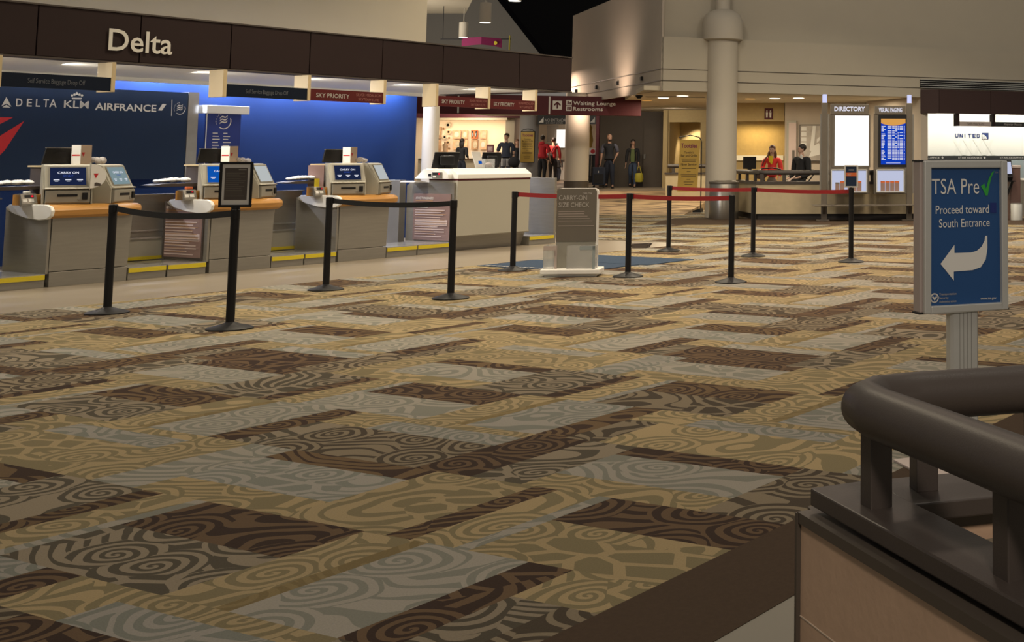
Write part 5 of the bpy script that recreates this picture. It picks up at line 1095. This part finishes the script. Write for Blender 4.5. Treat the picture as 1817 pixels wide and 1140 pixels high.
p = at(1050, 300, 50); t = thing('display_stand', 'black display stand right of the concourse column', 'stand', (p.x, 50, ZH)); k = 50 / F
MB().box(-8 * k, 8 * k, 0, .5, 0, .25).box(-8 * k, -7 * k, 0, .5, .25, 1.1).box(7 * k, 8 * k, 0, .5, .25, 1.1).box(-8 * k, 8 * k, .0, .5, 1.05, 1.1).box(-1 * k, 1.2 * k, 0, .5, .25, 1.05).build('frame', M['black'], t)
t = tag(MB().box(-6 * k, 6 * k, .1, .16, 0, 11 * k).build('pink_sign', M['white'], loc=(p.x, 50, ZH + 1.10)), 'small white sign with a pink disc on the black display stand', 'sign'); MB().prism([(4 * k * math.cos(a * math.pi / 8), 5.5 * k + 4 * k * math.sin(a * math.pi / 8)) for a in range(16)], .095, .1).build('pink_disc', M['red'], t)
p = at(1045, 250, 52); tag(MB().lathe([(.12, 0), (.17, .3), (.1, .7), (.13, .8), (.05, .95), (.1, 1.2), (.001, 1.3)], 16).build('statue', M['gold'], loc=(p.x, 52, at(1045, 262, 52).z)), 'golden ornament above the pink disc sign right of the column', 'ornament')
for i, (px, x2) in enumerate(((1071, 4), (1091, 5))):
    a, b = at(px - x2, 256, 45.45), at(px + x2, 226, 45.45); t = tag(MB().box(a.x, b.x, 45.38, 45.48, a.z, b.z).build('wall_niche', M['e_shop'] if 0 else M['print_pale']), 'narrow warm lit niche in the grey wall, %s of the walking man' % ('left', 'just behind the head')[i], 'niche', 'niches in the grey wall')
p = at(1077, 218, 45.4); t = tag(MB().box(-.16, .16, -.06, .02, -.14, .14).build('notice_box', M['grey_wall'], loc=(p.x, 45.4, p.z)), 'small grey notice box above the walking man', 'sign'); MB().box(-.05, .05, -.066, -.06, -.06, .06).build('dark_mark', M['maroon'], t)
# plain door in the tan recess wall and sofa-like counters
p = at(1158, 300, 43.1); t = thing('passage_door', 'dark door in the brown wall right of the woman with the yellow bag', 'door', (p.x, 43.12, ZH)); MB().box(-.32, .32, -.03, .03, 0, at(1158, 228, 43.1).z - ZH).build('leaf', M['brown_wall'], t); MB().box(-.3, -.24, -.08, -.03, .95, 1.1).build('handle', M['steel_dark'], t)
# ------------------------------------------------------------------ people
def skin_mesh(name, nodes, edges, root, m, parent, sub=2):
    used = []; [used.append(n) for e in edges for n in e if n not in used]
    me = bpy.data.meshes.new(name); bm = bmesh.new(); lay = bm.verts.layers.skin.verify(); idx = {}
    for n in used:
        p, r = nodes[n]; v = bm.verts.new(p); idx[n] = v
        v[lay].radius = (r, r) if not isinstance(r, tuple) else r; v[lay].use_root = (n == root)
    for a, b in edges: bm.edges.new((idx[a], idx[b]))
    bm.to_mesh(me); bm.free()
    o = bpy.data.objects.new(name, me); C.objects.link(o)
    s = o.modifiers.new('skin', 'SKIN'); s.use_smooth_shade = True; s.branch_smoothing = .6
    u = o.modifiers.new('sub', 'SUBSURF'); u.levels = u.render_levels = sub
    dg = bpy.context.evaluated_depsgraph_get(); m2 = bpy.data.meshes.new_from_object(o.evaluated_get(dg))
    bpy.data.objects.remove(o); bpy.data.meshes.remove(me)
    m2.materials.clear(); m2.materials.append(m)
    for p in m2.polygons: p.use_smooth = True; p.material_index = 0
    r = bpy.data.objects.new(name, m2); C.objects.link(r); r.parent = parent
    return r
def person(label, loc, rz, h, arms, legs, top, bottom, hair, sleeve=1.0, shorts=False, skin=M['skin'], shoes=M['black'], long_hair=False, bulk=1.0, lean=0.0, turn=0.0, group=None, bald=False, coat=False):
    # arms / legs: per side (L = +x) joint positions for a 1.75 m figure facing -y
    k = h / 1.75
    t = thing('person', label, 'person', loc, rz, group)
    N = {}
    def n(nm, x, y, z, r): N[nm] = (Vector((x, y - lean * max(0, z - .9), z)) * k, r * k)
    b = bulk
    n('pelvis', 0, 0, .95, .128 * b); n('waist', 0, 0, 1.10, .122 * b); n('chest', 0, 0, 1.27, .132 * b); n('neckb', 0, .01, 1.43, .078); n('neck', 0, .003, 1.495, .06)
    n('head1', 0, -.008, 1.575, .068); n('head2', 0, 0, 1.638, .02)
    n('nose', .10 * math.sin(turn), -.105 * math.cos(turn), 1.62, .014); 
    for s, sg in (('L', 1), ('R', -1)):
        n('clav' + s, sg * .09, .01, 1.37, .095 * b); n('sho' + s, sg * .185 * (.5 + .5 * b), .01, 1.40, .062 * b)
        e, w_ = arms[s]; n('elb' + s, *e, .045); n('wri' + s, *w_, .030)
        N['arm' + s] = ((N['sho' + s][0] + N['elb' + s][0]) / 2, .052 * k * b)
        d = (Vector(w_) - Vector(e)).normalized(); sd = Vector((0, -1, 0)) if abs(d.y) < .7 else Vector((-sg, 0, 0))
        pl = Vector(w_) + d * .075; n('palm' + s, *pl, .030); nrm = d.cross(sd).normalized()
        for i, (off, L) in enumerate(((.030, .075), (.010, .085), (-.010, .08), (-.028, .062))):
            a = pl + sd * off + d * .035; c = a + d * L * .5 - nrm * sg * .008; e2 = a + d * L - nrm * sg * .025
            n('f%d%sa' % (i, s), *a, .0105); n('f%d%sb' % (i, s), *c, .0095); n('f%d%sc' % (i, s), *e2, .008)
        a = Vector(w_) + d * .045 + sd * .035; n('th%sa' % s, *a, .012); n('th%sb' % s, *(a + sd * .025 + d * .04), .010)
        kn, an = legs[s]; n('hip' + s, sg * .085, 0, .88, .095 * b); n('kne' + s, *kn, .062 * b); n('ank' + s, *an, .042)
        N['thi' + s] = ((N['hip' + s][0] * .55 + N['kne' + s][0] * .45), .082 * k * b)
        c = (Vector(kn) * .65 + Vector(an) * .35); n('cal' + s, c.x, c.y + .012, c.z, .058 * b)
        n('heel' + s, an[0], an[1] + .03, max(.03, an[2] - .05), .035); n('toe' + s, an[0], an[1] - .15, max(.028, an[2] - .055), .030)
    E = [('pelvis', 'waist'), ('waist', 'chest'), ('chest', 'neckb'), ('neckb', 'neck'), ('neck', 'head1')]
    body = list(E)
    for s in 'LR':
        body += [('chest', 'clav' + s), ('clav' + s, 'sho' + s), ('sho' + s, 'arm' + s), ('arm' + s, 'elb' + s), ('elb' + s, 'wri' + s), ('wri' + s, 'palm' + s), ('wri' + s, 'th%sa' % s), ('th%sa' % s, 'th%sb' % s)]
        for i in range(4): body += [('palm' + s, 'f%d%sa' % (i, s)), ('f%d%sa' % (i, s), 'f%d%sb' % (i, s)), ('f%d%sb' % (i, s), 'f%d%sc' % (i, s))]
        body += [('pelvis', 'hip' + s), ('hip' + s, 'thi' + s), ('thi' + s, 'kne' + s), ('kne' + s, 'cal' + s), ('cal' + s, 'ank' + s), ('ank' + s, 'heel' + s), ('ank' + s, 'toe' + s)]
    thin = ('pelvis', 'waist', 'chest', 'clav', 'sho', 'hip', 'thi') + (('arm',) if sleeve > .4 else ()) + (('elb',) if sleeve > .6 else ()) + (() if shorts else ('kne', 'cal'))
    skin_mesh('body', {q: (p, r * ((.5 if q.startswith(('pelvis', 'hip', 'waist')) else .70) if q.startswith(thin) else 1)) for q, (p, r) in N.items()}, body, 'pelvis', skin, t, 1)
    hd = N['head2'][0]; Mh = Matrix.Translation(hd) @ Matrix.Rotation(turn, 4, 'Z')
    bo = [c for c in t.children if c.name.startswith('body')][0]; bm = bmesh.new(); bm.from_mesh(bo.data)
    ring = [(-.118, .0, -.02), (-.105, .036, -.03), (-.075, .056, -.018), (-.035, .068, -.006), (.0, .074, .0), (.04, .077, .004), (.08, .066, .008), (.105, .042, .01), (.116, .0, .012)]
    rows = []
    for z, rr_, cy in ring:
        rows.append([bm.verts.new(Mh @ Vector((rr_ * math.sin(a * math.pi / 8) * k, (cy + -rr_ * 1.18 * math.cos(a * math.pi / 8)) * k, z * k))) for a in range(16 if rr_ > 0 else 1)])
    for a, c in zip(rows, rows[1:]):
        for i in range(16):
            q_ = [a[i % len(a)], a[(i + 1) % len(a)], c[(i + 1) % len(c)], c[i % len(c)]]; q_ = [v for j, v in enumerate(q_) if v not in q_[:j]]
            bm.faces.new(q_).smooth = True
    nz = [bm.verts.new(Mh @ (Vector(v) * k)) for v in ((0, -.088, .012), (-.016, -.082, -.032), (.016, -.082, -.032), (0, -.112, -.026), (0, -.084, -.04))]
    for f_ in ((0, 1, 3), (0, 3, 2), (1, 4, 3), (2, 3, 4)): bm.faces.new([nz[i] for i in f_]).smooth = True
    bm.to_mesh(bo.data); bm.free()
    G = {q: (p, r * 1.06 + .016 * k) for q, (p, r) in N.items()}
    G['low'] = (N['pelvis'][0] + Vector((0, 0, -.075 * k)), .135 * k * b)
    sh = [('waist', 'chest'), ('chest', 'neckb'), ('pelvis', 'waist'), ('low', 'pelvis')]
    for s in 'LR':
        sh += [('chest', 'clav' + s), ('clav' + s, 'sho' + s), ('sho' + s, 'arm' + s)]
        if sleeve > .4: sh += [('arm' + s, 'elb' + s)]
        if sleeve > .8:
            q = N['elb' + s][0].lerp(N['wri' + s][0], .92); G['cuf' + s] = (q, .038 * k); sh += [('elb' + s, 'cuf' + s)]
        if coat: G['hem' + s] = (N['hip' + s][0] + Vector((0, 0, -.02)) * k, .10 * k * b); sh += [('pelvis', 'hem' + s)]
    skin_mesh('shirt' if not coat else 'jacket', G, sh, 'waist', top, t, 1)
    tr = [('waist2', 'pelvis')]; G['waist2'] = (N['pelvis'][0].lerp(N['waist'][0], .4), N['waist'][1] + .006 * k)
    G['pelvis'] = (N['pelvis'][0], N['pelvis'][1] + .009 * k)
    for s in 'LR':
        tr += [('pelvis', 'hip' + s), ('hip' + s, 'thi' + s), ('thi' + s, 'kne' + s)]
        if shorts: G['kne' + s] = (N['kne' + s][0].lerp(N['thi' + s][0], .1), .082 * k)
        else:
            G['hemt' + s] = (N['ank' + s][0] + Vector((0, 0, -.045 * k)), .058 * k); G['cal' + s] = (N['cal' + s][0], .066 * k * b); tr += [('kne' + s, 'cal' + s), ('cal' + s, 'hemt' + s)]
    skin_mesh('trousers' if not shorts else 'shorts', G, tr, 'pelvis', bottom, t, 1)
    for s in 'LR':
        a = N['ank' + s][0]; z = max(0.0, a.z - .085 * k); mb = MB()
        out = [(-.036, .07), (-.042, 0), (-.048, -.09), (-.035, -.165), (0, -.185), (.035, -.165), (.048, -.09), (.042, 0), (.036, .07), (0, .085)]
        vs = [(a.x + x * k, a.y + y * k, z) for x, y in out] + [(a.x + x * k * .95, a.y + y * k * .97, z + (.05 if y < -.05 else .075) * k) for x, y in out]
        n_ = len(out); mb.add(vs, [tuple(range(n_ - 1, -1, -1)), tuple(range(n_, 2 * n_))] + [(i, (i + 1) % n_, (i + 1) % n_ + n_, i + n_) for i in range(n_)]).build('shoe', shoes, t, bevel=.012 * k)
    hm = MB()
    if not bald:
        hm.ball((0, .022 * k, .036 * k), .095 * k, 18, M=Mh, sx=.91, sy=1.13, sz=1.0)
        if long_hair: hm.ball((0, .055 * k, -.09 * k), .10 * k, 14, M=Mh, sx=.95, sy=.6, sz=1.8)
    else:
        hm.ball((0, -.052 * k, -.085 * k), .056 * k, 12, M=Mh, sx=1.0, sy=.8, sz=.75)        # beard
        hm.ball((0, .032 * k, .026 * k), .09 * k, 14, M=Mh, sx=.9, sy=1.0, sz=.98)
    hm.build('hair', hair, t)
    for s in (-1, 1):
        MB().ball((s * .030 * k, -.078 * k, .006 * k), .010 * k, 8, M=Mh).build('eye', M['black'], t)
        MB().ball((s * .076 * k, .012 * k, -.01 * k), .026 * k, 8, M=Mh, sx=.4, sy=.7).build('ear', skin, t)
    MB().box(-.022 * k, .022 * k, -.086 * k, -.06 * k, -.070 * k, -.062 * k, M=Mh).build('mouth', M['red_board'], t)
    return t, N, k
ST_L = {'L': ((.09, -.01, .50), (.095, .03, .085)), 'R': ((-.09, -.01, .50), (-.095, .03, .085))}
DOWN = {'L': ((.23, .03, 1.13), (.245, -.04, .90)), 'R': ((-.23, .03, 1.13), (-.245, -.04, .90))}
WALK = {'L': ((.09, -.10, .52), (.09, -.16, .085)), 'R': ((-.08, .0, .50), (-.09, .24, .13))}
def spot_at(px, py, Y): p = at(px, py, Y); return Vector((p.x, Y, ZH))
# woman in black before the shop
person('woman with long black hair and black jacket standing before the shop pictures, seen from behind', spot_at(819, 300, 46), R(165), 1.66, {'L': ((.22, .02, 1.12), (.16, -.16, 1.02)), 'R': ((-.22, .02, 1.12), (-.16, -.16, 1.02))}, ST_L, M['cloth_black'], M['denim_dark'], M['hair'], long_hair=True, bulk=.9, coat=True)
t, N, k = person('man in navy t-shirt and checked shorts standing before the shop', spot_at(897, 300, 46.5), R(18), 1.86, {'L': ((.26, .03, 1.13), (.25, -.06, .90)), 'R': ((-.27, .05, 1.13), (-.31, .02, .89))}, ST_L, M['cloth_navy'], M['plaid'], M['hair'], sleeve=.5, shorts=True, bulk=1.08, turn=R(-30))
pl = MB()
for s in (-1, 1):
    for i in range(4):
        a = N['hip' + ('L' if s > 0 else 'R')][0]; pl.box(a.x - .07 + .045 * i, a.x - .055 + .045 * i, a.y - .125, a.y - .118, a.z - .26, a.z + .02)
pl.build('check_stripes', M['paper'], t)
tag(MB().ball((0, 0, .2), .2, 12, sx=1.1, sy=.7, sz=1.0).tube([(-.1, 0, .36), (-.05, 0, .48), (.05, 0, .48), (.1, 0, .36)], .015, 6).build('backpack', M['cloth_black'], loc=spot_at(911.5, 300, 46.0) + Vector((0, 0, .62))), 'dark round bag beside the man in checked shorts', 'bag')
st = spot_at(911.5, 300, 46.0); tag(MB().box(-.22, .22, -.15, .15, .55, .6).box(-.2, -.16, -.12, .12, 0, .55).box(.16, .2, -.12, .12, 0, .55).build('stool', M['black'], loc=st), 'low black stool carrying the round bag', 'stool')
person('woman with red hair in black partly hidden behind the grey-blue column', spot_at(917, 300, 49.1), R(30), 1.68, DOWN, ST_L, M['cloth_black'], M['cloth_black'], M['auburn'], long_hair=True, sleeve=.9, bulk=.85)
t, N, k = person('man in red hooded sweater seen from behind, beyond the white desk', spot_at(962, 300, 50), R(172), 1.84, {'L': ((.25, .03, 1.13), (.24, -.12, .98)), 'R': ((-.27, .03, 1.12), (-.30, .0, .89))}, ST_L, M['cloth_red'], M['cloth_black'], M['hair'], sleeve=.75, bulk=1.1)
MB().ball((0, .085, 1.47 * k), .10, 12, sx=1.2, sy=.6, sz=.7).build('hood', M['cloth_red'], t)
t, N, k = person('person in dark red jacket with a black shoulder bag bending beside the child', spot_at(981, 300, 52.5), R(195), 1.80, {'L': ((.24, -.02, 1.12), (.22, -.12, .88)), 'R': ((-.25, .0, 1.12), (-.28, -.06, .88))}, ST_L, M['cloth_red'], M['cloth_black'], M['hair'], sleeve=1, lean=.10, coat=True)
MB().ball((.16, .10, 1.02), .17, 12, sx=1.0, sy=.6, sz=.9).tube([(.1, .1, 1.14), (0, .12, 1.35), (-.12, .06, 1.50)], .02, 6).build('shoulder_bag', M['cloth_black'], t)
person('small child in black top and jeans walking towards the far shop', spot_at(991, 300, 53.5), R(185), 1.08, DOWN, WALK, M['cloth_black'], M['denim_dark'], M['auburn'], sleeve=.9, bulk=1.15)
# man with suitcase and woman with yellow bag
t, N, k = person('bearded man in black vest and jeans walking with a dark suitcase', spot_at(1080, 320, 41.2), R(12), 1.74, {'L': ((.27, .06, 1.14), (.18, -.06, .95)), 'R': ((-.24, .02, 1.12), (-.26, -.06, .87))}, {'L': ((.10, -.09, .52), (.13, -.10, .085)), 'R': ((-.07, .02, .50), (-.08, .20, .13))}, M['plaid'], M['denim_dark'], M['hair'], sleeve=.6, bulk=1.12, turn=R(22), bald=True)
sh_ = [c for c in t.children if c.name.startswith('shirt')][0]; sh_.data.materials.append(M['cloth_black'])
for f_ in sh_.data.polygons:
    if abs(f_.center.x) < .178: f_.material_index = 1
hpos = t.location + Matrix.Rotation(R(12), 3, 'Z') @ N['palmR'][0]
s_ = thing('suitcase', 'dark navy upright suitcase held by the walking bearded man', 'suitcase', (hpos.x - .04, hpos.y, ZH + .06), R(8))
MB().box(-.20, .20, -.11, .11, .04, .62).build('case', M['cloth_navy'], s_, bevel=.03); MB().box(-.15, .15, -.125, -.11, .1, .4).build('pocket', M['cloth_black'], s_, bevel=.01)
MB().tube([(-.06, 0, .62), (-.06, 0, hpos.z - ZH - .10), (.06, 0, hpos.z - ZH - .10), (.06, 0, .62)], .012, 6).build('handle', M['black'], s_); MB().box(-.02, .0, -.13, -.125, .44, .5).build('name_tag', M['paper'], s_)
for x in (-.15, .15): MB().lathe([(.04, -.02), (.04, .02)], 12, M=Matrix.Translation((x, 0, .0)) @ Matrix.Rotation(math.pi / 2, 4, 'X')).build('wheel', M['rubber'], s_)
t, N, k = person('dark haired woman in black jacket and green top carrying a yellow bag', spot_at(1122, 320, 42), R(10), 1.58, {'L': ((.21, .03, 1.12), (.21, -.06, .89)), 'R': ((-.22, .02, 1.12), (-.24, -.05, .88))}, WALK, M['cloth_black'], M['denim'], M['hair'], long_hair=True, bulk=.92, coat=True, turn=R(15))
MB().prism([(-.06, .93 * k), (.06, .93 * k), (.07, 1.15 * k), (.045, 1.42 * k), (-.045, 1.42 * k), (-.07, 1.15 * k)], -.150, -.12).build('green_top', M['cloth_green'], t)
hp2 = t.location + Matrix.Rotation(R(10), 3, 'Z') @ N['palmL'][0]
b_ = thing('hand_bag', 'soft yellow bag hanging from the hand of the woman in the black jacket', 'bag', (hp2.x + .02, hp2.y, hp2.z - .56), 0)
MB().lathe([(.001, 0), (.13, .01), (.15, .12), (.13, .26), (.11, .30), (.10, .28)], 16).build('bag_body', M['yellow_bag'], b_); MB().tube([(-.09, 0, .28), (-.03, 0, .50), (.0, 0, .545), (.03, 0, .50), (.09, 0, .28)], .013, 6).build('strap', M['yellow_bag'], b_)
# the two behind the stone planter
p = at(1370, 300, 32.4)
t, N, k = person('woman with wavy auburn hair in a scarlet jacket looking up, phone in hand', (p.x, 32.4, 0), R(-8), 1.70, {'L': ((.24, .02, 1.12), (.22, -.10, .92)), 'R': ((-.27, .0, 1.15), (-.06, -.24, 1.08))}, ST_L, M['jacket_red'], M['cloth_grey'], M['auburn'], long_hair=True, skin=M['skin_pale'], coat=True)
MB().prism([(-.045, 1.30), (.03, 1.22), (.06, 1.32), (.05, 1.44), (-.05, 1.44)], -.165, -.13).build('yellow_scarf', M['yellow_cloth'], t)
for s in (-1, 1): MB().ball((s * .085, -.0, 1.46), .05, 10, sx=.8, sy=.8, sz=2.0).build('hair_lock', M['auburn'], t)
pp_ = N['palmR'][0]; q = t.location + Matrix.Rotation(R(-8), 3, 'Z') @ pp_
tag(MB().box(-.02, .09, -.04, .03, -.01, .01).build('phone', M['black'], loc=(q.x + .05, q.y - .03, q.z + .035), bevel=.003), 'black phone in the hand of the woman in scarlet', 'phone')
MB().ball((-.30, .02, .97), .16, 14, sx=1.1, sy=.55, sz=.8).tube([(-.28, .0, 1.1), (-.2, -.09, 1.30), (-.10, -.03, 1.46)], .018, 6).build('shoulder_bag', M['brown_bag'], t)
p = at(1422, 300, 31.6)
t, N, k = person('man in black coat with white collar sitting and looking to the left', (p.x, 31.6, -.02), R(-35), 1.74, {'L': ((.27, -.03, 1.00), (.16, -.26, .94)), 'R': ((-.27, .0, 1.0), (-.20, -.26, .92))}, {'L': ((.12, -.36, .70), (.12, -.30, .105)), 'R': ((-.12, -.36, .70), (-.12, -.30, .105))}, M['cloth_black'], M['cloth_black'], M['hair'], bulk=1.15, turn=R(-30), coat=True, skin=M['skin_pale'])
MB().prism([(.02, 1.42), (.10, 1.38), (.10, 1.46), (.05, 1.50)], -.10, -.07).build('white_collar', M['paper'], t)
s_ = thing('bar_stool', 'black bar stool with curved tubular back under the sitting man', 'stool', (p.x, 31.63, 0), R(-35))
MB().lathe([(.001, .73), (.19, .73), (.2, .76), (.18, .79), (.001, .79)], 24).build('seat', M['black'], s_)
MB().tube([(-.2, .0, .78), (-.26, .16, .98), (-.18, .26, 1.08), (0, .29, 1.10), (.18, .26, 1.08), (.26, .16, .98), (.2, .0, .78)], .016, 8).build('back_hoop', M['black'], s_)
for x, y in ((-.2, -.2), (.2, -.2), (-.2, .2), (.2, .2)): MB().tube([(x * .7, y * .7, .73), (x * 1.1, y * 1.1, 0)], .014, 8).build('leg', M['alu'], s_)
p = at(1374, 300, 31.4)
s_ = thing('bar_stool', 'empty tubular bar stool in front of the woman in scarlet', 'stool', (p.x, 31.4, 0), R(20))
MB().lathe([(.001, .73), (.18, .73), (.19, .76), (.001, .78)], 24).build('seat', M['black'], s_)
MB().tube([(-.2, .0, .76), (-.34, .1, 1.0), (-.28, .16, 1.12), (0, .2, 1.14), (.2, .16, 1.10), (.3, .1, .96), (.2, .0, .76)], .016, 8).build('back_hoop', M['black'], s_)
for x, y in ((-.2, -.2), (.2, -.2), (-.2, .2), (.2, .2)): MB().tube([(x * .7, y * .7, .73), (x * 1.1, y * 1.1, 0)], .014, 8).build('leg', M['alu'], s_)
